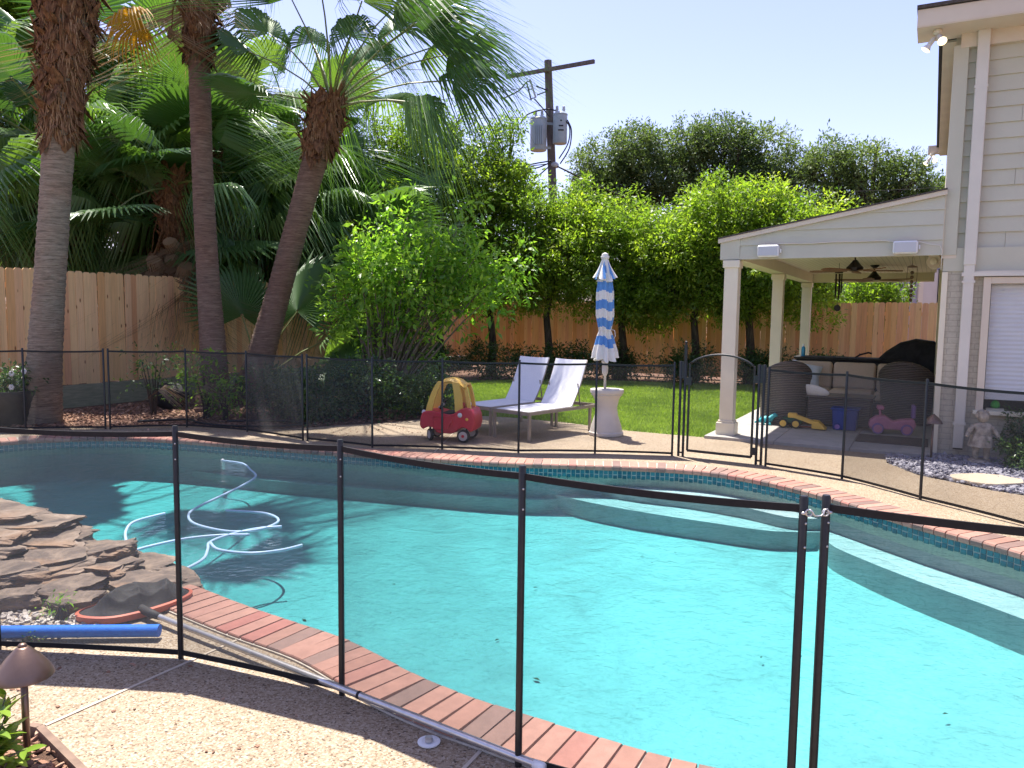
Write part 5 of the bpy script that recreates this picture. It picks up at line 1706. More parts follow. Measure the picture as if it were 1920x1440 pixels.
# ------------------------------------------------------------------ foliage
def leaves(centers, dirs, per, size, spread, rs, droop=0.25, aspect=0.42, light=None, fold=True):
    """clumps of leaves around twigs -> quads (n,4,3) and tones"""
    n = len(centers)
    tot = n * per
    c = np.repeat(centers, per, 0)
    d = np.repeat(dirs, per, 0)
    t = rs.uniform(0, 1, tot)[:, None]
    rnd = rs.normal(0, 1, (tot, 3))
    rnd /= np.linalg.norm(rnd, axis=1)[:, None] + 1e-9
    base = c + d * (t * spread) + rnd * spread * 0.28
    ld = d * 0.45 + rnd + np.array([0, 0, -droop])
    ld /= np.linalg.norm(ld, axis=1)[:, None] + 1e-9
    up = rs.normal(0, 0.6, (tot, 3)) + np.array([0, 0, 1.0])
    sd = np.cross(ld, up)
    sd /= np.linalg.norm(sd, axis=1)[:, None] + 1e-9
    nn = np.cross(sd, ld)
    L = size * (rs.uniform(0.55, 1.2, tot) * np.repeat(rs.uniform(.75, 1.3, n), per))[:, None]
    Wd = L * aspect * 0.5
    v = np.zeros((tot, 4, 3))
    v[:, 0] = base
    v[:, 1] = base + ld * L * 0.48 + sd * Wd + nn * L * 0.06
    v[:, 2] = base + ld * L - nn * L * 0.08
    v[:, 3] = base + ld * L * 0.48 - sd * Wd + nn * L * 0.06
    cl = rs.normal(0, 0.16, n) if light is None else light + rs.normal(0, 0.10, n)
    tone = np.clip(0.42 + np.repeat(cl, per) + rs.normal(0, 0.13, tot), 0, 1)
    return v, tone

def crown_points(blobs, n, rs, shell=0.55, lump=0.28, flat=0.0):
    """points through a union of lumpy ellipsoids, thicker near the surface"""
    vol = np.array([b[1][0] * b[1][1] * b[1][2] for b in blobs]) ** 0.72
    k = rs.choice(len(blobs), n, p=vol / vol.sum())
    C = np.array([b[0] for b in blobs], float)[k]
    R = np.array([b[1] for b in blobs], float)[k]
    d = rs.normal(0, 1, (n, 3))
    d /= np.linalg.norm(d, axis=1)[:, None]
    ph = rs.uniform(0, 6.28, (len(blobs), 3))[k]
    l = np.sin(d[:, 0] * 4.1 + ph[:, 0]) * np.sin(d[:, 1] * 3.7 + ph[:, 1]) + 0.7 * np.sin(d[:, 2] * 6.3 + ph[:, 2] + d[:, 0] * 3)
    r = (1 - rs.uniform(0, 1, n) ** 1.6 * shell) * (1 + lump * l)
    p = C + d * R * r[:, None]
    bt = rs.normal(0, .11, len(blobs))[k]
    return p, d, bt

def foliage(name, blobs, n, per, size, spread, mat, parent, seed, droop=.25, aspect=.42, shell=.6, lump=.25, part='crown', upbias=0.5, tonebase=0.0, zmin=None):
    rs = np.random.default_rng(seed)
    p, d, e = crown_points(blobs, n, rs, shell, lump)
    if zmin is not None:
        k = p[:, 2] > zmin
        p, d, e = p[k], d[k], e[k]
    dd = d + rs.normal(0, 0.35, d.shape) + np.array([0, 0, upbias])
    dd /= np.linalg.norm(dd, axis=1)[:, None]
    v, tone = leaves(p, dd, per, size, spread, rs, droop, aspect, rs.normal(tonebase, .12, len(p)) + e)
    o = link(part, np_mesh(part, v, 4, mat, tone), parent)
    return o

def limb_tree(name, label, base, trunk_pts, trunk_r, blobs, n, per, size, spread, lmat, bmat, seed, cat='tree', group=None, limbs=True, **kw):
    t = thing(name, label, cat, (0, 0, 0), 0, group)
    random.seed(seed)
    b = B()
    R = [trunk_r * (1 - 0.55 * k / (len(trunk_pts) - 1)) for k in range(len(trunk_pts))]
    R[0] *= 1.25
    b.tube(trunk_pts, R, 9)
    if limbs:
        top = Vector(trunk_pts[-1])
        for c, r in blobs:
            c = Vector(c)
            s = Vector(trunk_pts[random.randrange(max(1, len(trunk_pts) - 2), len(trunk_pts))])
            m = s.lerp(c, .5) + Vector((random.uniform(-.2, .2), random.uniform(-.2, .2), random.uniform(-.1, .25))) * min(r)
            b.tube([s, m, c], [trunk_r * .42, trunk_r * .28, trunk_r * .1], 6)
            for _ in range(4):
                e = c + Vector((random.uniform(-1, 1) * r[0], random.uniform(-1, 1) * r[1], random.uniform(-.4, .9) * r[2])) * .75
                b.tube([m.lerp(c, random.uniform(.2, .9)), (c + e) / 2, e], [trunk_r * .16, trunk_r * .1, trunk_r * .04], 5)
    b.obj('trunk', bmat, t, smooth=True)
    foliage(name, blobs, n, per, size, spread, lmat, t, seed, **kw)
    return t

def rblobs(seed, c, R, k, r, zsq=0.8):
    rs = np.random.default_rng(seed)
    out = []
    for _ in range(k):
        d = rs.normal(0, 1, 3); d /= np.linalg.norm(d)
        q = np.array(c) + d * np.array(R) * rs.uniform(.35, .95)
        s = r * rs.uniform(.7, 1.3)
        out.append((tuple(q), (s, s, s * zsq)))
    return out

# evergreen trees in front of the back fence
rows = [
    # x, y, trunk top z, centre, radii, label
    ((-2.15, 22.6), (-3.0, 23.0, 5.0), (2.5, 1.3, 2.5), 'tall dark evergreen tree between the palm crown and the utility pole', 11, -.02),
    ((-.62, 22.7), (-.7, 22.9, 4.1), (1.5, 1.2, 2.0), 'slim evergreen tree with a ragged top left of the utility pole', 12, 0.0),
    ((1.0, 22.3), (1.0, 22.3, 3.8), (1.75, 1.2, 1.7), 'evergreen tree with a yellowish crown in front of the utility pole', 13, .06),
    ((3.1, 22.0), (3.15, 22.0, 3.25), (1.7, 1.2, 1.55), 'low rounded evergreen tree behind the striped umbrella', 14, .05),
    ((5.0, 21.3), (5.1, 21.3, 3.5), (1.6, 1.2, 1.75), 'bushy evergreen tree left of the front patio column', 15, .03),
    ((6.3, 20.6), (6.55, 20.6, 3.45), (1.75, 1.1, 1.85), 'bright evergreen tree directly behind the patio columns', 16, .06),
]
for (x, y), c, R, lab, sd, tb in rows:
    bl = rblobs(sd, c, R, 15, .72) + [(c, (R[0] * .6, R[1] * .6, R[2] * .65))]
    bl += [((c[0] + dx, c[1] - .3, 2.35), (.62, .5, .5)) for dx in (-.95, 0, .95)]
    if sd == 11:
        bl += [((-3.3, 22.8, 6.2), (.55, .5, .8)), ((-2.1, 22.8, 6.8), (.5, .5, .7)), ((-4.3, 22.6, 5.2), (.8, .6, .9)), ((-2.6, 22.6, 6.1), (.7, .6, .7)), ((-2.9, 22.8, 7.3), (.5, .45, .6)), ((-4.0, 22.8, 6.9), (.6, .5, .6)), ((-1.6, 22.8, 7.2), (.35, .35, .7)), ((-4.9, 22.7, 6.2), (.6, .5, .6))]
    if sd == 12:
        bl += [((-.25, 22.6, 6.3), (.42, .4, .95)), ((-.35, 22.6, 5.3), (.6, .5, .6)), ((-1.2, 22.6, 5.6), (.45, .4, .8)), ((-.1, 22.6, 7.0), (.3, .3, .5)), ((-.75, 22.7, 6.7), (.4, .35, .5))]
    if sd == 16:
        bl += [((7.6, 19.9, 2.3), (.75, .6, .75)), ((7.5, 20.3, 4.2), (.8, .6, .7)), ((5.4, 20.5, 5.0), (.5, .5, .55))]
    limb_tree('evergreen_tree', lab, (x, y), [(x, y, -.05), (x + .05, y, .9), (x - .04, y, 1.8), (x + .1, y, 2.6), (c[0], c[1], c[2])], .13, bl, 2600, 18, .115, .34, MAT['leaf_a'], MAT['bark'], sd, 'tree', 'evergreen trees in front of the back fence', tonebase=tb, shell=.5)
# oaks beyond the fence
for lab, base, bl, sd, tb, nn in (
    ('broad dark oak crown beyond the utility pole', (7.0, 46), [((5.0, 46, 10.3), (1.9, 2, 1.9)), ((7.0, 46, 11.2), (2.0, 2, 1.8)), ((5.9, 46, 8.4), (2.2, 2, 1.8)), ((8.1, 46, 9.4), (1.6, 2, 1.6)), ((4.4, 45.5, 8.7), (1.1, 1.4, 1.2))], 21, -.02, 2600),
    ('largest oak crown with a flat top beyond the back fence', (12.6, 47), [((10.2, 47, 11.6), (2.0, 2, 1.7)), ((12.3, 47, 12.0), (2.3, 2, 1.6)), ((14.6, 47, 11.6), (2.2, 2, 1.6)), ((16.2, 47, 10.2), (1.6, 2, 1.8)), ((13.6, 47, 9.6), (2.5, 2, 1.7)), ((10.6, 47, 9.2), (1.7, 2, 1.5)), ((15.2, 46.6, 8.6), (1.8, 2, 1.3)), ((11.6, 46.6, 7.6), (2.6, 2, 1.4))], 22, 0.0, 3600),
    ('loose lighter tree crown rising behind the patio roof', (20, 44), [((17.4, 44, 10.2), (1.5, 2, 1.7)), ((19.4, 44, 10.4), (1.6, 2, 1.2)), ((21.6, 44, 9.6), (1.8, 2, 1.3)), ((23.6, 44, 8.6), (1.3, 2, 1.1)), ((18.6, 44, 8.2), (2.4, 2, 1.8)), ((21.8, 44, 7.6), (2.6, 2, 1.7)), ((17.6, 44, 6.8), (1.8, 2, 1.6)), ((24.6, 44, 7.4), (1.4, 2, 1.2))], 23, .04, 3300)):
    bl2 = []
    for q, r in bl:
        bl2 += [(q, tuple(x * .82 for x in r))] + rblobs(sd + int(q[0] * 10), q, [x * .85 for x in r], 6, min(r) * .36)
    limb_tree('oak_tree', lab, base, [(base[0], base[1], 0), (base[0] + .2, base[1], 2.5), (base[0] - .1, base[1], 5), (base[0], base[1], 8)], .42, bl2, nn, 15, .20, .55, MAT['leaf_b'], MAT['bark'], sd, 'tree', 'oaks beyond the fence', shell=.42, tonebase=tb, lump=.2)
# dense dark trees closing the view behind the left palms
for lab, base, c, R, sd, nn in (
    ('dark leafy tree filling the far left behind the palms', (-15.5, 25), (-15.8, 25.5, 5.2), (3.2, 2, 4.6), 31, 2600),
    ('dark leafy tree behind the pale palm trunk', (-11.8, 26), (-11.8, 26.5, 4.4), (2.6, 2, 3.9), 32, 2400),
    ('dark leafy tree behind the reddish palm trunk', (-8.2, 27), (-8.4, 27.5, 4.2), (2.4, 2, 3.6), 33, 2200),
    ('dark leafy tree behind the leaning palm', (-5.2, 27), (-5.2, 27.6, 4.0), (2.3, 2, 3.2), 34, 2200),
    ('leafy green tree at the top left corner behind the palm leaves', (-17.5, 27), (-17.2, 27, 11.5), (3.0, 2, 2.6), 35, 1800)):
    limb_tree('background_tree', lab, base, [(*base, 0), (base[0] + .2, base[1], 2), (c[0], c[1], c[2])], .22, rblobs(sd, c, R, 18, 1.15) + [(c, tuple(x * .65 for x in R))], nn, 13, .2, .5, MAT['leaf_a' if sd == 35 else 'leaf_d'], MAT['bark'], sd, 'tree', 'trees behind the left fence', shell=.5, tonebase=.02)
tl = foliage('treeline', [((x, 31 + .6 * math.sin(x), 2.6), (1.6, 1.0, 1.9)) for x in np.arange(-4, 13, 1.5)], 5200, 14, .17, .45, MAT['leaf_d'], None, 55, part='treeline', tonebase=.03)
kind(tl, 'stuff'); tl['label'] = 'dark mass of foliage showing over the back fence between the trees'; tl['category'] = 'foliage'
# multi-stem shrub tree in front
t = thing('shrub_tree', 'bright green multi stemmed shrub tree behind the toy car', 'tree', (0, 0, 0))
random.seed(41)
bl = rblobs(42, (-1.75, 14.75, 2.75), (1.75, .9, 1.05), 34, .34) + [((-3.05, 14.7, 1.75), (.42, .4, .34)), ((-.35, 14.6, 2.2), (.55, .5, .4)), ((-.1, 14.6, 2.75), (.5, .4, .4)), ((-1.0, 14.6, 3.5), (.5, .5, .35)), ((-2.9, 14.7, 2.5), (.5, .5, .5)), ((-1.9, 14.7, 2.3), (1.0, .7, .55)), ((-2.5, 14.7, 1.75), (.6, .5, .4)), ((-1.6, 14.5, 1.75), (.6, .4, .4)), ((-2.9, 14.6, 1.45), (.5, .35, .35)), ((-.9, 14.5, 2.0), (.55, .4, .4)), ((-3.2, 14.6, 2.1), (.45, .4, .4)), ((-2.1, 14.45, 1.35), (.45, .35, .3))]
b = B()
for q, r in bl:
    s = Vector((-2.45 + random.uniform(-.12, .12), 14.65 + random.uniform(-.12, .12), -.03))
    m1 = s.lerp(Vector(q), .35) + Vector((random.uniform(-.1, .05), 0, .12))
    b.tube([s, m1, s.lerp(Vector(q), .7) + Vector((0, 0, .12)), Vector(q)], [.028, .022, .014, .006], 6)
b.obj('stems', MAT['bark_pale'], t, smooth=True)
foliage('shrub_tree', bl, 900, 9, .15, .36, MAT['leaf_c'], t, 43, shell=.6, aspect=.42, tonebase=.10)

def bush(label, c, R, n, size, mat, seed, name='shrub', group=None, per=11, flowers=0, spread=.22, **kw):
    t = thing(name, label, 'shrub', (c[0], c[1], 0), 0, group)
    random.seed(seed)
    b = B()
    for _ in range(7):
        e = Vector((random.uniform(-.6, .6) * R[0], random.uniform(-.6, .6) * R[1], c[2] + random.uniform(-.2, .6) * R[2]))
        b.tube([(random.uniform(-.05, .05), random.uniform(-.05, .05), -.04), e * .5 + Vector((0, 0, .05)), e], [.016, .012, .005], 5)
    b.obj('stems', MAT['bark'], t)
    bl = [((0, 0, c[2]), R)] + rblobs(seed, (0, 0, c[2]), R, 7, min(R) * .5)
    foliage(name, bl, n, per, size, spread, mat, t, seed, part='foliage', zmin=0.02, **kw)
    if flowers:
        for k in range(flowers):
            q = B()
            p = Vector((random.uniform(-.8, .8) * R[0], -random.uniform(.2, .8) * R[1], c[2] + random.uniform(.3, 1.05) * R[2]))
            for j in range(5):
                a = 2 * PI * j / 5
                q.ball(p + Vector((math.cos(a) * .022, -.005, math.sin(a) * .022)), (.018, .007, .018), 6, 4)
            q.obj('flower', MAT['petal'], t, smooth=True)
    return t
G1 = 'low hedge shrubs along the back fence'
hx = [(-2.6, 21.9, 1.2, 'low hedge shrub left of the loungers under the evergreen trees'), (-.4, 21.7, 1.1, 'low hedge shrub directly behind the far lounger'), (1.5, 21.5, .8, 'low hedge shrub behind the near lounger backrest'),
      (2.9, 21.9, .65, 'low hedge shrub behind the closed umbrella'), (4.7, 20.9, 1.0, 'low hedge shrub left of the front patio column beyond the lawn'), (6.7, 20.3, .9, 'low hedge shrub between the patio columns'), (8.0, 19.8, .7, 'low hedge shrub behind the middle patio column')]
for k, (x, y, r, lab) in enumerate(hx):
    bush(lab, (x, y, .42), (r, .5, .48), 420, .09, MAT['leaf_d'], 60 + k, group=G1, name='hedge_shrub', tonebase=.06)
G2 = 'shrubs in the left planting bed'
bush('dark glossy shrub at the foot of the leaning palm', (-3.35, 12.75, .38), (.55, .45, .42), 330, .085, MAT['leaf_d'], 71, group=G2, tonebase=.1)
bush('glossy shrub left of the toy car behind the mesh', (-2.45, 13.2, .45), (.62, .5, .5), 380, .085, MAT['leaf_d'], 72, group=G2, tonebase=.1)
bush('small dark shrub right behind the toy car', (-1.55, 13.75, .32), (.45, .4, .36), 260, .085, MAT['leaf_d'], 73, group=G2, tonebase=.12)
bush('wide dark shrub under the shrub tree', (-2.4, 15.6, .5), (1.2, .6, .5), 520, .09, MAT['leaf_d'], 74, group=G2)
bush('sparse shrub with pale leaves left of the reddish palm trunk', (-5.2, 13.1, .62), (.55, .35, .5), 75, .09, MAT['leaf_c'], 75, group=G2, per=6)
bush('slender sparse shrub in front of the fence boards', (-6.2, 13.3, .78), (.5, .3, .35), 60, .08, MAT['leaf_d'], 76, group=G2, per=5)
bush('leafy seedling between the two palm trunks', (-4.75, 12.75, .35), (.22, .2, .32), 45, .10, MAT['leaf_c'], 77, group=G2, per=6)
bush('dark shrub at the foot of the reddish palm trunk', (-4.1, 13.3, .35), (.5, .4, .36), 260, .085, MAT['leaf_d'], 78, group=G2, tonebase=.08)
G3 = 'shrubs by the house window'
bush('dark rounded shrub under the house window', (6.62, 9.62, .34), (.36, .28, .32), 330, .06, MAT['leaf_d'], 81, group=G3, spread=.15)
bush('small shrub with pale tips in front of the dark shrub at the frame edge', (6.32, 9.22, .16), (.30, .26, .2), 230, .05, MAT['leaf_d'], 82, group=G3, spread=.12, tonebase=.16)
bush('leafy shrub top showing above the fence behind the patio', (10.2, 22.5, 2.2), (1.3, .6, .9), 700, .14, MAT['leaf_a'], 83, name='tall_shrub', spread=.3, tonebase=.08)
# near shrub beside the path light
def near_shrub():
    t = thing('near_shrub', 'yellow green leafy shrub at the near corner beside the path light', 'shrub', (-2.02, 2.80, -.03))
    random.seed(91)
    lm = B()
    L, W = 1.0, 0.36
    vs, fs = [], []
    for k in range(7):
        f = k / 6
        w = W * math.sin(PI * min(1, f * .92 + .06)) ** .8 * .5
        z = -.18 * f * f
        vs += [(-w, f, z + .05 * w / W * 2), (0, f, z), (w, f, z + .05 * w / W * 2)]
    for k in range(6):
        fs += [(3 * k, 3 * k + 1, 3 * k + 4, 3 * k + 3), (3 * k + 1, 3 * k + 2, 3 * k + 5, 3 * k + 4)]
    lm.add(vs, fs)
    mats = []
    me = lm.mesh('leaf', leaf_mat('near_leaf_single', (0.16, 0.27, 0.03), (0.25, 0.38, 0.05), (0.42, 0.50, 0.10), .35, .35, (1.3, 1.3, .6), True), True)
    me.polygons.foreach_set('use_smooth', [True] * len(me.polygons))
    for s in range(16):
        a = random.uniform(0, 2 * PI)
        top = Vector((math.cos(a) * random.uniform(.03, .20), math.sin(a) * random.uniform(.03, .20), random.uniform(.12, .36)))
        root = Vector((top.x * .35, top.y * .35, 0))
        mid = root.lerp(top, .5) + Vector((0, 0, .05))
        q = B(); q.tube([root, mid, top], [.005, .004, .002], 6); q.obj('twig', MAT['bark_pale'], t, smooth=True)
        for k in range(13):
            f = .35 + .65 * k / 12
            p = root.lerp(top, f)
            o = link('leaf', me, t, p)
            sc = random.uniform(.07, .11)
            o.scale = (sc * .9, sc, sc)
            o.rotation_euler = (random.uniform(.0, 1.0), random.uniform(-.4, .4), k * 2.4 + random.uniform(-.4, .4))
near_shrub()

# ------------------------------------------------------------------ palms
def fan_mesh(name, R, seg, span, petl, droop, tipdroop, seed, mats, split=.55, fil=0):
    """costapalmate leaf: stalk along +Y from the origin, blade at its end"""
    rs = random.Random(seed)
    b = B()
    b.mi = 1
    sag = petl * .26
    st = [Vector((0, petl * f, -sag * f * f)) for f in (0, .33, .66, 1.0)]
    b.tube(st, [.022, .016, .013, .011], 5)
    b.mi = 0
    H = st[-1]
    rr_ = [0.03, .22, split, .78, 1.0]
    da = span / seg
    for i in range(seg):
        a = -span / 2 + da * (i + .5)
        shrink = 1 - .30 * abs(a / (span / 2)) ** 2.2
        L = R * shrink * rs.uniform(.93, 1.05)
        jit = rs.uniform(-.25, .25) * da
        td = tipdroop * rs.uniform(.6, 1.4)
        rows_ = []
        for f in rr_:
            ang = a + (jit * max(0, f - split) * 2)
            r = L * f
            hw = r * math.tan(da / 2) * (1 if f <= split else max(.06, 1 - (f - split) / (1 - split)) * split / max(f, .01))
            dz = -droop * R * f ** 2 * (0.5 + 0.5 * abs(math.sin(a)) ** 1) - (td * R * max(0, f - split) ** 1.6 * 1.6) - .10 * R * (1 - abs(math.cos(a))) * 0
            dy_in = -(td * .45 * r * max(0, f - split)) * 1.0
            c = H + Vector((math.sin(ang) * (r + dy_in), math.cos(ang) * (r + dy_in), dz))
            s = Vector((math.cos(ang), -math.sin(ang), 0))
            rows_.append((c - s * hw - Vector((0, 0, hw * .5)), c + Vector((0, 0, hw * .35)), c + s * hw - Vector((0, 0, hw * .5))))
        vs = [p for r3 in rows_ for p in r3]
        fs = []
        for k in range(len(rr_) - 1):
            fs += [(3 * k, 3 * k + 1, 3 * k + 4, 3 * k + 3), (3 * k + 1, 3 * k + 2, 3 * k + 5, 3 * k + 4)]
        b.add(vs, fs)
        if fil and rs.random() < fil:
            e = rows_[-1][1]
            q = [e, e + Vector((rs.uniform(-.03, .03), rs.uniform(-.03, .03), -rs.uniform(.15, .45) * R))]
            b.add([q[0] + Vector((-.004, 0, 0)), q[0] + Vector((.004, 0, 0)), q[1]], [(0, 1, 2)])
    me = b.mesh(name, mats, False, fixn=False)
    return me
GREEN = [MAT['frond'], MAT['petiole']]
DRY = [MAT['frond_dry'], MAT['boot']]
YEL = [MAT['frond_yellow'], MAT['petiole']]
FA = fan_mesh('frond', .95, 40, math.radians(215), 1.05, .22, .85, 1, GREEN, .56, .6)
FB = fan_mesh('frond', .85, 36, math.radians(235), .95, .45, 1.25, 2, GREEN, .5, .9)
FC = fan_mesh('frond', 1.15, 44, math.radians(240), 1.35, .10, .35, 3, GREEN, .68, .1)
FD = fan_mesh('frond', .9, 40, math.radians(220), .9, .8, 1.7, 4, GREEN, .45, .9)
FL = fan_mesh('frond', 1.25, 46, math.radians(210), 1.75, .30, 1.15, 8, GREEN, .5, .9)
FM = fan_mesh('frond', 1.1, 42, math.radians(200), 1.5, .75, 1.6, 9, GREEN, .42, .9)
FX = fan_mesh('frond', .95, 30, math.radians(150), .9, 1.0, 1.9, 5, DRY, .22, .5)
FY = fan_mesh('frond', .8, 36, math.radians(230), .9, .35, .9, 6, YEL, .55, .2)
def frond(par, p, az, el, me, sc=1.0, roll=0.0):
    o = link('frond', me, par, p)
    d = Vector((math.cos(az) * math.cos(el), math.sin(az) * math.cos(el), math.sin(el)))
    y = d
    x = y.cross(Vector((0, 0, 1)))
    if x.length < .05:
        x = Vector((math.sin(az), -math.cos(az), 0))
    x.normalize()
    z = x.cross(y)
    M_ = Matrix((x, y, z)).transposed().to_4x4()
    o.rotation_euler = (M_ @ Matrix.Rotation(roll, 4, 'Y')).to_euler()
    o.scale = (sc, sc, sc)
    return o
def frond_to(par, hub, center, normal_to, me, R_, petl, sc=1.0):
    pass
def palm(label, pts, rad, boots, crown_r, mat, seed, n_f=26, group='fan palms in front of the left fence', el=(-.5, 1.3), skirt=0, name='fan_palm', meshes=None, fsc=1.0, azr=None):
    rs = random.Random(seed)
    t = thing(name, label, 'palm tree', (0, 0, 0), 0, group)
    P = catmull([list(p) for p in pts], 6, closed=False)
    k = len(P)
    R = np.interp(np.linspace(0, 1, k), np.linspace(0, 1, len(rad)), rad)
    # ringed trunk
    fine, L = resample(np.hstack([P, R[:, None]]), .055, closed=False)
    b = B()
    b.tube([Vector(q[:3]) for q in fine], [q[3] * (1.0 + (.025 if i % 2 else -.02) + rs.uniform(-.012, .012)) for i, q in enumerate(fine)], 20)
    tr = b.obj('trunk', mat, t, smooth=35)
    # old leaf bases
    if boots:
        b = B()
        z0, z1 = boots
        b0 = [q for q in fine if z0 <= q[2] <= z1]
        for i, q in enumerate(b0):
            f = i / max(1, len(b0) - 1)
            for j in range(14):
                a = rs.uniform(0, 2 * PI)
                r = q[3] * (1.0 + .42 * math.sin(min(1, f * 2.5) * PI / 2))
                c = Vector(q[:3]) + Vector((math.cos(a) * r * .82, math.sin(a) * r * .82, rs.uniform(-.03, .03)))
                out = Vector((math.cos(a), math.sin(a), 0))
                tang = Vector((-math.sin(a), math.cos(a), 0))
                h, w = rs.uniform(.10, .34), rs.uniform(.03, .12)
                flare = rs.uniform(.0, .10) if rs.random() < .8 else rs.uniform(.1, .22)
                up = 1 if rs.random() < .5 else -1
                p = [c - tang * w, c + tang * w, c + tang * w * .8 + Vector((0, 0, h * .6 * up)) + out * flare * .7 + tang * rs.uniform(-.02, .02), c + Vector((0, 0, h * up)) + out * flare * 1.25, c - tang * w * .8 + Vector((0, 0, h * .6 * up)) + out * flare * .7, c + out * (.03 + flare * .5) + Vector((0, 0, h * .35 * up))]
                b.add(p, [(0, 1, 5), (1, 2, 5), (2, 3, 5), (3, 4, 5), (4, 0, 5)])
        o = b.obj('old_leaf_bases', MAT['boot'], t, fixn=False)
        o['kind'] = 'stuff'
        b = B()
        for _ in range(int(len(b0) * 60)):
            q = b0[rs.randrange(len(b0))]
            a = rs.uniform(0, 2 * PI)
            r = q[3] * rs.uniform(1.05, 1.35)
            c = Vector(q[:3]) + Vector((math.cos(a) * r, math.sin(a) * r, 0))
            e = c + Vector((math.cos(a) * rs.uniform(.0, .12), math.sin(a) * rs.uniform(.0, .12), rs.uniform(-.30, .16))) 
            s = Vector((-math.sin(a), math.cos(a), rs.uniform(-.5, .5))) * .005
            m_ = (c + e) / 2 + Vector((0, 0, rs.uniform(-.04, .04)))
            b.add([c - s, c + s, m_ + s, m_ - s, e], [(0, 1, 2, 3), (3, 2, 4)])
        o = b.obj('fibres', MAT['fibre'], t, fixn=False)
        o['kind'] = 'stuff'
    top = Vector(pts[-1])
    ms = meshes or [FA, FA, FB, FC, FD]
    for i in range(n_f):
        f = (i + .5) / n_f
        e_ = el[1] + (el[0] - el[1]) * f + rs.uniform(-.15, .15)
        az = i * 2.39996 + rs.uniform(-.3, .3)
        if azr:
            az = rs.uniform(*azr)
        me = rs.choice(ms) if e_ > -.15 else rs.choice([FB, FD, FD])
        p = top + Vector((math.cos(az) * .12, math.sin(az) * .12, -.35 * f))
        frond(t, p, az, e_, me, crown_r * rs.uniform(.85, 1.12), rs.uniform(-.35, .35))
    for i in range(skirt):
        az = i * 2.39996 + rs.uniform(-.4, .4)
        p = top + Vector((math.cos(az) * .16, math.sin(az) * .16, -.4 - rs.uniform(0, .9)))
        frond(t, p, az, rs.uniform(-1.25, -.8), FX, crown_r * rs.uniform(.7, 1.0), rs.uniform(-.5, .5))
    return t
# three foreground palms
P1 = palm('stout pale palm trunk with a shaggy brown top at the far left', [(-7.55, 12.30, -.05), (-7.40, 12.25, 1.2), (-7.22, 12.2, 2.6), (-7.02, 12.15, 4.2), (-6.83, 12.1, 5.6), (-6.7, 12.1, 7.2), (-6.6, 12.1, 9.9)], [.31, .25, .225, .215, .23, .30, .29, .26], (4.35, 9.8), 1.7, MAT['ptrunk_pale'], 101, 8, el=(-.05, 1.3), skirt=0, meshes=[FB, FM, FL])
P2 = palm('straight reddish palm trunk rising out of the frame behind the fence mesh', [(-5.45, 14.0, -.05), (-5.50, 14.2, 1.0), (-5.62, 14.35, 2.4), (-5.72, 14.45, 4.4), (-5.75, 14.5, 6.6), (-5.72, 14.5, 8.4), (-5.7, 14.5, 10.4)], [.33, .24, .20, .185, .19, .21, .22], (6.35, 10.3), 1.7, MAT['ptrunk'], 102, 8, el=(-.05, 1.3), skirt=4, meshes=[FB, FM, FL])
P3 = palm('leaning reddish palm with full crown beside the shrub tree', [(-5.15, 14.9, -.05), (-4.85, 14.85, .9), (-4.45, 14.8, 2.2), (-4.02, 14.7, 3.6), (-3.60, 14.6, 4.95), (-3.40, 14.55, 5.75)], [.36, .265, .225, .215, .23, .24], (4.65, 5.7), 1.30, MAT['ptrunk'], 103, 0, el=(-.35, 1.3))
# crown of the leaning palm: leaves set as they hang in the photograph
rs = random.Random(7)
hub = Vector((-3.36, 14.52, 5.75))
for i, (az, e_, me, sc) in enumerate([(-.15, .42, FL, 1.08), (-.35, .22, FM, .95), (.12, .70, FL, 1.12), (-.05, .95, FM, 1.15), (.5, .85, FL, 1.1), (-.55, .75, FL, 1.05), (-.9, 1.0, FM, 1.05), (.9, 1.1, FL, 1.05), (1.5, .9, FL, 1.0), (2.1, 1.1, FM, 1.0),
                                      (2.7, 1.0, FL, 1.0), (-1.4, 1.15, FL, 1.0), (-2.0, 1.2, FM, .95), (-1.2, .7, FM, .9), (3.1, .8, FL, .85), (1.9, .5, FM, 1.0), (1.2, .55, FL, 1.0), (.3, 1.25, FL, 1.1), (3.6, .3, FC, .8), (.75, .45, FM, 1.0)]):
    frond(P3, hub + Vector((math.cos(az) * .1, math.sin(az) * .1, -.25 * (1.2 - e_))), az, e_, me, sc * 1.12, rs.uniform(-.3, .3))
# low fan palms around the trunks
low = thing('fan_palm', 'young fan palm with broad dark leaves at the foot of the leaning palm', 'palm tree', (0, 0, 0), 0, 'fan palms in front of the left fence')
b = B(); b.tube([(-5.0, 15.1, -.05), (-4.98, 15.1, .25), (-5.0, 15.1, .4)], [.16, .15, .08], 12); b.obj('trunk', MAT['boot'], low, smooth=True)
for az, e_, me, sc in ((2.0, 1.2, FC, 1.1), (.45, .85, FC, 1.1), (.15, .6, FC, .9), (1.0, 1.25, FC, 1.15)):
    frond(low, (-5.0, 15.1, .3), az, e_, me, sc * 1.12, rs.uniform(-.4, .4))
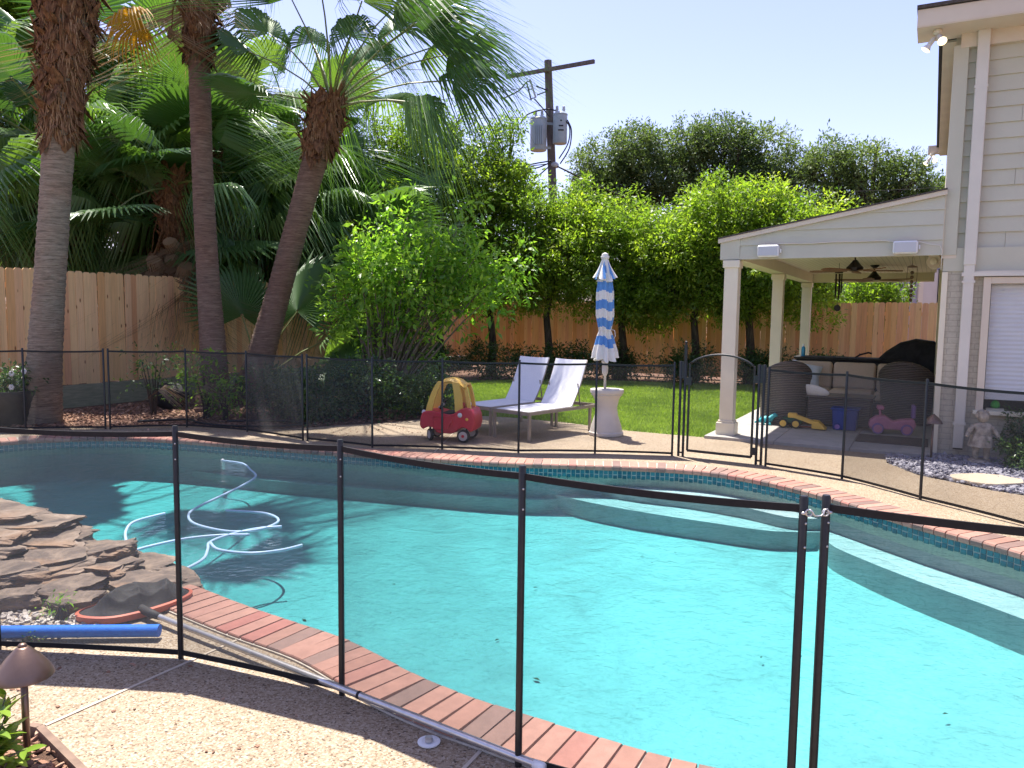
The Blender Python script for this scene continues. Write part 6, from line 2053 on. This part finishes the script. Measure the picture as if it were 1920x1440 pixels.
# palms massed behind the left fence
spots = [((-11.6, 16.4), 3.6, 1.7, 'fan palm behind the fence at the far left edge', 6), ((-9.9, 17.4), 5.2, 1.6, 'tall fan palm behind the pale palm trunk', 9), ((-8.6, 18.6), 4.3, 1.7, 'fan palm with hanging dead leaves between the two tall trunks', 16),
         ((-7.5, 19.6), 5.6, 1.6, 'fan palm with dry pale leaves left of the reddish trunk', 14), ((-6.6, 20.0), 3.7, 1.6, 'fan palm behind the reddish palm trunk', 6), ((-5.3, 20.8), 4.6, 1.55, 'fan palm between the reddish trunk and the leaning palm', 6), ((-4.2, 21.4), 3.0, 1.4, 'fan palm low behind the leaning palm', 5),
         ((-12.6, 18.6), 6.8, 1.7, 'tall fan palm at the top left corner', 5), ((-10.4, 21.0), 7.6, 1.6, 'tallest fan palm behind the fence', 7), ((-6.4, 22.4), 7.2, 1.5, 'tall fan palm whose leaves show right of the reddish trunk', 5), ((-7.35, 16.95), 4.7, 1.35, 'fan palm draped in dead brown leaves left of the reddish trunk', 30)]
for k, ((x, y), h, cr, lab, sk) in enumerate(spots):
    palm(lab, [(x, y, -.05), (x + .08, y, h * .4), (x - .05, y, h * .75), (x, y, h)], [.2, .16, .15, .17], (h * .6, h), cr * .95, MAT['ptrunk'], 200 + k, 9 if sk > 20 else 24, 'fan palms behind the left fence', (-.6, 1.25), sk, meshes=[FA, FB, FC, FC, FD])
yl = P2
o = frond(P2, (-5.78, 14.4, 7.3), 3.6, -.25, FY, 1.1, .4)
o = frond(P2, (-5.95, 14.3, 7.6), 3.4, -1.1, FX, .9, .2)
# bare leaf stems and dead leaves on the bed
for k, (p, az, sc, lab) in enumerate((((-5.7, 12.55, .06), .35, .8, 'dead palm leaf lying on the mulch left of the reddish trunk'), ((-6.4, 12.8, .07), .1, .7, 'dead palm leaf lying on the mulch behind the fence mesh'), ((-4.9, 12.45, .05), .9, .6, 'dead palm leaf lying on the mulch in the sunlight'))):
    o = link('fallen_frond', FX, None, p); o.rotation_euler = (.75, .0, az - PI / 2); o.scale = (sc, sc, sc * .35)
    tag(o, lab, 'palm leaf', 'dead palm leaves on the mulch')

# ------------------------------------------------------------------ utility pole and wires
def upole():
    t = thing('utility_pole', 'weathered wooden utility pole with crossarm and two grey transformers', 'utility pole', (0, 0, 0))
    b = B(); b.tube([(1.75, 32, -.1), (1.65, 32, 5), (1.27, 32, 11.95)], [.20, .18, .15], 14); b.obj('pole', MAT['greyw'], t, smooth=40)
    A, Bq = Vector((-.39, 32.9, 11.50)), Vector((2.99, 30.8, 11.50))
    b = B(); b.bar(A + Vector((0, -.2, 0)), Bq + Vector((0, -.2, 0)), .11, .14); b.obj('crossarm', MAT['greyw'], t)
    def tank(x, y, z, r, h, nm):
        q = B(); q.lathe([(r * .93, 0), (r, .04), (r, h - .05), (r * 1.05, h - .04), (r * 1.05, h), (r * .8, h + .07), (.02, h + .10)], 22, (x, y, z)); o = q.obj('transformer', MAT['tank'], t, smooth=35)
        for k in range(5 if nm else 0):
            a = math.radians(-115 + 12 * k)
            q = B(); q.box((x + math.cos(a) * (r + .02), y + math.sin(a) * (r + .02), z + h * .45), (.03, .05, h * .6)); q.obj('cooling_fin', MAT['tank'], o)
        for k in (-1, 1):
            q = B(); q.lathe([(.05, 0), (.07, .05), (.05, .10), (.07, .14), (.05, .18), (.06, .24), (.02, .28)], 12, (x + .13 * k, y, z + h + .05)); q.obj('bushing', MAT['insul'], o, smooth=True)
        return o
    o1 = tank(.98 - .05, 31.7, 8.35, .33, 1.25, 1)
    o2 = tank(1.78, 31.55, 8.6, .28, 1.15, 0)
    # stencilled number plate marks on the right tank
    for k, (w, z) in enumerate(((.07, 9.45), (.18, 9.25), (.22, 9.08))):
        q = B(); q.box((1.80, 31.265, z), (w, .012, .05)); q.obj('stencil_mark', MAT['wire'], o2)
    for z in (8.5, 9.45):
        q = B(); q.bar((1.2, 31.8, z), (1.5, 31.9, z), .08, .10); q.obj('bracket', MAT['tank'], t)
    # fuse cutout
    b = B(); b.bar((.55, 31.8, 11.15), (.80, 31.8, 10.45), .10, .07); b.obj('fuse_cutout', MAT['insul'], t)
    b = B(); b.tube([(.42, 31.8, 11.05), (.62, 31.8, 10.35)], .03, 8); b.bar((.42, 31.8, 11.05), (.58, 31.8, 11.1), .03, .03); b.bar((.60, 31.8, 10.4), (.78, 31.8, 10.45), .03, .03); b.bar((.50, 31.8, 10.75), (.68, 31.8, 10.8), .03, .03); b.obj('fuse_tube', MAT['wire'], t)
    b = B(); b.bar((.8, 31.8, 10.9), (1.3, 31.9, 10.75), .05, .04); b.bar((.85, 31.8, 10.55), (1.3, 31.9, 10.75), .05, .04); b.obj('cutout_bracket', MAT['wire'], t)
    b = B(); b.lathe([(.04, 0), (.06, .06), (.03, .12)], 10, (.25, 32.35, 11.6)); b.lathe([(.04, 0), (.06, .06), (.03, .12)], 10, (-.15, 32.6, 11.6)); b.obj('insulator', MAT['insul'], t, smooth=True)
    for k, pts in enumerate(([(.42, 31.8, 11.05), (.1, 31.8, 10.7), (-.5, 31.8, 10.4)], [(.75, 31.8, 10.4), (1.15, 31.75, 9.95), (1.35, 31.75, 9.7)], [(.2, 31.7, 9.4), (.5, 31.6, 9.75), (1.2, 31.6, 9.95), (1.6, 31.6, 9.9), (1.75, 31.5, 9.8)],
                             [(1.95, 31.4, 9.5), (2.15, 31.4, 9.2), (2.1, 31.4, 8.6), (1.75, 31.4, 8.0)], [(2.05, 31.4, 9.5), (2.22, 31.4, 9.1), (2.15, 31.4, 8.4), (1.8, 31.4, 7.8)], [(1.45, 31.6, 7.95), (1.0, 31.5, 7.85), (.4, 31.4, 7.75), (.0, 31.4, 7.95)],
                             [(1.45, 31.6, 7.9), (.9, 31.5, 7.65), (.3, 31.4, 7.6), (.1, 31.4, 7.75)], [(1.4, 31.6, 7.75), (.9, 31.5, 7.3), (.3, 31.4, 6.8), (.0, 31.4, 6.4)])):
        b = B(); b.tube(catmull([list(p) for p in pts], 6, False).tolist(), .028, 6); b.obj('lead_wire', MAT['wire'], t, smooth=True)
    b = B(); b.lathe([(.17, 0), (.2, .05), (.2, .14), (.17, .2)], 14, (1.58, 32, 7.75)); b.obj('strap_band', MAT['insul'], t, smooth=True)
upole()
def wire(label, p, q, sag, r):
    p, q = Vector(p), Vector(q)
    b = B(); b.tube([p.lerp(q, k / 16) - Vector((0, 0, sag * 4 * (k / 16) * (1 - k / 16))) for k in range(17)], r, 6)
    tag(b.obj('power_line', MAT['wire'], smooth=True), label, 'power line', 'overhead wires')
wire('thin overhead wire running left from the utility pole crossarm', (-.2, 32.5, 11.68), (-24, 34, 14.5), .7, .012)
wire('black cable crossing behind the palm trunks at the left', (-24, 24, 7.8), (1.5, 31.9, 7.9), 1.2, .02)
wire('slack overhead wire leaving the utility pole to the upper left', (.6, 31.9, 10.9), (-22, 30, 10.6), 1.1, .012)
wire('second thin wire running left from the transformer top', (.9, 31.8, 9.7), (-22, 33, 12.4), .9, .012)
wire('thick cable running right from the utility pole behind the trees', (1.7, 31.9, 7.8), (14, 34, 4.8), .6, .035)
wire('thin service wire crossing in front of the far tree crown', (10, 40, 8.3), (26, 38, 8.8), .4, .012)

# ------------------------------------------------------------------ neighbour house
t = thing('neighbour_house', 'lavender grey neighbour house wall behind the back fence at the patio', 'house', (0, 0, 0))
b = B(); b.box((16.6, 29.0, 2.6), (5.8, 3, 5.2)); b.obj('wall', MAT['nwall'], t)
b = B(); b.box((12.9, 29.4, 2.4), (1.6, 3, 4.8)); b.obj('wing_wall', MAT['nwall2'], t)
for x in (14.35, 15.05):
    b = B(); b.box((x, 27.46, 2.5), (.16, .08, 2.2)); b.obj('window_frame', MAT['trim' if x < 15 else 'tyre'], t)
b = B(); b.box((14.7, 27.48, 2.5), (.5, .04, 2.1)); b.obj('window', MAT['downpipe'], t)

# ------------------------------------------------------------------ rocks
def rock_mesh(size, seed, flat=1.0):
    rs = np.random.default_rng(seed)
    bm = bmesh.new()
    bmesh.ops.create_cube(bm, size=1.0)
    bmesh.ops.subdivide_edges(bm, edges=bm.edges, cuts=10, use_grid_fill=True)
    off = Vector(rs.uniform(-50, 50, 3))
    # superellipsoid slab with faceted breaks
    planes = []
    for _ in range(7):
        a = rs.uniform(0, 2 * PI)
        planes.append((Vector((math.cos(a), math.sin(a), rs.uniform(-.25, .25))).normalized(), rs.uniform(.36, .50)))
    for v in bm.verts:
        p = v.co.copy()
        for nrm, d in planes:
            k = p.dot(nrm)
            if k > d:
                p -= nrm * (k - d)
        ns = mnoise.fractal(p * 2.6 + off, 1.0, 2.1, 4)
        lay = math.floor((p.z + .5) * 4 + ns * .6)
        edge = mnoise.noise(Vector((p.x * 1.5, p.y * 1.5, lay * 3.7)) + off)
        horiz = Vector((p.x, p.y, 0))
        fine = mnoise.noise(p * 9.0 + off)
        p += horiz * (edge * .26 + fine * .05) + Vector((0, 0, ns * .05 + fine * .02)) + v.normal * (ns * .05 + fine * .03)
        v.co = Vector((p.x * size[0], p.y * size[1], p.z * size[2]))
    me = bpy.data.meshes.new('stone')
    bm.to_mesh(me)
    bm.free()
    me.materials.append(MAT['rock'])
    return me
rk = thing('rock_waterfall', 'stacked brown ledge stones of the pool waterfall at the left', 'rock waterfall', (0, 0, 0))
stones = [  # x, y, z, sx, sy, sz, rot, tilt
    (-3.30, 4.75, .10, 1.15, .55, .22, .05, .0), (-2.95, 4.95, .10, .95, .6, .20, .2, .0), (-2.60, 4.72, .05, .50, .32, .13, .3, .08), (-2.22, 4.93, .03, .55, .34, .10, -.5, .06), (-2.52, 5.12, .07, .55, .40, .14, -.3, -.05), (-2.02, 5.00, -.01, .55, .32, .09, -.6, .03),
    (-3.45, 5.0, .26, 1.05, .55, .15, .12, .05), (-2.86, 5.06, .20, .52, .40, .12, -.2, .08), (-2.58, 5.26, .17, .38, .30, .13, .5, -.08), (-3.05, 4.72, .21, .62, .34, .10, -.1, .08), (-3.10, 5.28, .27, .58, .42, .11, .3, .05),
    (-3.55, 5.25, .37, 1.1, .6, .12, .2, .04), (-3.22, 5.45, .36, .70, .45, .10, -.25, -.04), (-3.62, 5.50, .47, .95, .55, .12, .2, .05), (-4.1, 5.3, .3, 1.2, .9, .6, 0, 0),
    (-2.34, 5.30, -.02, .55, .34, .12, -.6, .02), (-2.80, 5.50, .0, .7, .4, .22, -.5, 0), (-3.3, 5.85, -.02, .9, .5, .3, -.5, 0), (-4.0, 6.2, .0, 1.2, .6, .4, -.3, 0), (-2.42, 4.52, .04, .34, .20, .11, .2, .1), (-2.82, 4.50, .06, .42, .24, .14, .4, 0), (-3.25, 4.45, .07, .5, .3, .16, 0, 0), (-3.75, 4.6, .12, .7, .4, .3, 0, 0)]
for k, (x, y, z, sx, sy, sz, rot, tl) in enumerate(stones):
    o = link('stone', rock_mesh((sx * .85, sy, sz * .78), 300 + k), rk, (x - .20, y, z * .66))
    o.rotation_euler = (tl, tl * .7, rot)
# weeds by the rocks
bush('small weed with ferny leaves at the foot of the rocks', (-2.58, 4.34, .06), (.07, .04, .06), 14, .035, MAT['leaf_c'], 95, per=6, name='weed', spread=.10)
bush('small weed beside the pool noodle and pebbles', (-2.55, 3.96, .02), (.05, .03, .02), 8, .022, MAT['leaf_c'], 96, per=6, name='weed', spread=.06)

# ------------------------------------------------------------------ net, pole, noodle, disc, hose
b = B()
P = [Vector((-3.6, 4.03, .05)), Vector((-3.0, 4.04, .05)), Vector((-2.4, 4.075, .05)), Vector((-1.915, 4.10, .05))]
b.tube(catmull([list(p) for p in P], 6, False).tolist(), .034, 18)
tag(b.obj('pool_noodle', MAT['foam'], smooth=40), 'blue foam pool noodle lying on the deck by the rocks', 'pool noodle')
t = thing('pool_net', 'pool leaf net with red rim and black bag on a long metal pole', 'pool net', (0, 0, 0))
rim = [(-2.50, 4.36), (-2.44, 4.28), (-2.28, 4.27), (-2.15, 4.36), (-2.03, 4.52), (-1.985, 4.66), (-2.03, 4.74), (-2.16, 4.75), (-2.30, 4.66), (-2.43, 4.50)]
RM = catmull(rim, 6)
b = B()
n_ = len(RM)
cen = RM.mean(0)
vs = []
for q in RM:
    d = (q - cen) / np.linalg.norm(q - cen)
    for r, z in ((.006, .012), (.012, .05), (-.008, .055), (-.014, .015)):
        vs.append((q[0] + d[0] * r, q[1] + d[1] * r, z))
fs = [(4 * k + j, 4 * k + (j + 1) % 4, 4 * ((k + 1) % n_) + (j + 1) % 4, 4 * ((k + 1) % n_) + j) for k in range(n_) for j in range(4)]
b.add(vs, fs); b.obj('rim', MAT['netred'], t, smooth=40)
b = B()
def bag(u, v):
    a = u * n_
    k = int(a) % n_
    f = a - int(a)
    q = RM[k] * (1 - f) + RM[(k + 1) % n_] * f
    p = cen + (q - cen) * (1 - v) * .97
    e = min(1, v * 2.5)
    rid = 1 - abs(mnoise.noise(Vector((p[0] * 5.5 + 2.5 * p[1], p[1] * 3.0, 4)))) * 1.6
    rid2 = 1 - abs(mnoise.noise(Vector((p[0] * 4.0, p[1] * 11.0, 9)))) * 1.5
    h = .045 + e * (.055 + .075 * rid + .04 * rid2 - .05)
    return Vector((p[0], p[1], max(.02, h)))
b.grid(bag, 120, 40); b.obj('net_bag', MAT['netblack'], t, smooth=True, fixn=False)
PA, PB = Vector((-2.05, 4.325, .05)), Vector((.14, 2.885, .035))
d = (PB - PA).normalized()
b = B(); b.tube([PA - d * .14 + Vector((0, 0, .005)), PA - d * .03, PA + d * .06], [.026, .024, .019], 12); b.obj('socket', MAT['tyre'], t, smooth=True)
b = B(); b.tube([PA, PA.lerp(PB, .5), PB], .0165, 16); po = b.obj('pole', MAT['alu'], t, smooth=40)
b = B(); b.lathe([(.019, 0), (.0195, .04), (.016, .05)], 14, PB - d * .04, d.to_track_quat('Z', 'Y').to_matrix()); b.obj('end_cap', MAT['white'], po, smooth=True)
b = B(); b.tube([PA.lerp(PB, .62), PA.lerp(PB, .625)], .019, 14); b.obj('clamp_ring', MAT['tyre'], po)
t = thing('deck_fitting', 'small white plastic fitting lying beside the near fence', 'fitting', (-.33, 3.105, 0))
b = B(); b.lathe([(.047, 0.004), (.048, .009), (.03, .011), (.028, .009)], 28); b.obj('flange', MAT['white'], t, smooth=40)
b = B(); b.lathe([(.018, .009), (.016, .028), (.012, .03)], 16); b.box((0, -.01, .025), (.022, .022, .018)); b.obj('cap', MAT['alu'], t, smooth=40)
hz = WATER_Z - .004
def hose_curve(pts):
    return catmull([(x, y, hz) for x, y in pts], 8, False).tolist()
t = thing('cleaner_hose', 'pale blue pool cleaner hose floating in loops on the water', 'hose', (0, 0, 0))
b = B(); b.tube(hose_curve([(-3.71, 9.83), (-3.4, 9.66), (-3.17, 9.28), (-2.98, 8.9), (-2.97, 8.42), (-3.02, 7.9), (-3.06, 7.55), (-3.05, 7.2), (-2.85, 6.85), (-2.45, 6.62), (-2.2, 6.72), (-2.14, 7.0), (-2.35, 7.25), (-2.75, 7.33)]), .0125, 10); b.obj('hose_loop', MAT['hose'], t, smooth=True)
b = B(); b.tube(hose_curve([(-2.42, 5.60), (-2.38, 5.85), (-2.44, 6.1), (-2.50, 6.3), (-2.42, 6.52), (-2.25, 6.72), (-2.05, 6.80)]), .0125, 10); b.obj('hose_loop', MAT['hose'], t, smooth=True)
b = B(); b.tube(hose_curve([(-2.50, 6.30), (-2.35, 6.10), (-2.08, 6.02), (-1.86, 6.10), (-1.72, 6.25)]), .0125, 10); b.obj('hose_loop', MAT['hose'], t, smooth=True)
b = B(); b.tube(hose_curve([(-3.05, 5.95), (-2.95, 6.15), (-2.75, 6.38), (-2.5, 6.5), (-2.25, 6.53)]), .0125, 10); b.obj('hose_loop', MAT['hose'], t, smooth=True)
b = B(); b.tube(hose_curve([(-3.28, 7.2), (-3.42, 6.9), (-3.35, 6.6), (-3.2, 6.3)]), .0125, 10); b.obj('hose_loop', MAT['hose'], t, smooth=True)
b = B(); b.tube([(-3.72, 9.84, hz), (-3.76, 9.98, hz - .05), (-3.8, 10.1, hz - .15)], .026, 10); b.obj('hose_end', MAT['white'], t, smooth=True)

# planter with flowers, black hose on the bed
t = thing('planter', 'large dark planter with white flowers behind the left mesh fence', 'planter', (-7.95, 12.15, 0))
b = B(); b.lathe([(.36, -.03), (.40, .05), (.48, .38), (.52, .46), (.52, .52), (.46, .52), (.44, .44)], 26); b.obj('pot', MAT['planter'], t, smooth=40)
foliage('planter', [((0, 0, .62), (.38, .3, .16)), ((.25, -.1, .7), (.2, .2, .16))], 150, 10, .07, .16, MAT['leaf_d'], t, 97, part='foliage')
random.seed(5)
for k in range(6):
    q = B(); p = Vector((random.uniform(-.1, .5), -random.uniform(.15, .4), random.uniform(.56, .86)))
    for j in range(6):
        a = 2 * PI * j / 6
        q.ball(p + Vector((math.cos(a) * .026, 0, math.sin(a) * .026)), (.022, .009, .022), 6, 4)
    q.obj('flower', MAT['petal'], t, smooth=True)
b = B(); b.tube(catmull([(-6.0, 12.3, .02), (-5.3, 12.5, .03), (-5.0, 12.2, .03), (-4.6, 12.0, .02), (-4.1, 11.9, .02), (-3.6, 12.0, .02), (-3.3, 12.3, .02), (-3.8, 12.5, .03), (-4.6, 12.4, .03)], 8, False).tolist(), .018, 8)
tag(b.obj('garden_hose', MAT['wire'], smooth=True), 'black garden hose lying in loops at the edge of the mulch bed', 'hose')
b = B(); b.ball((0, 0, .22), (.34, .25, .26), 16, 8)
o = b.obj('compost_bag', MAT['black'], smooth=True, loc=(-6.3, 14.2, 0)); tag(o, 'black bag slumped on the mulch against the fence boards', 'bag')
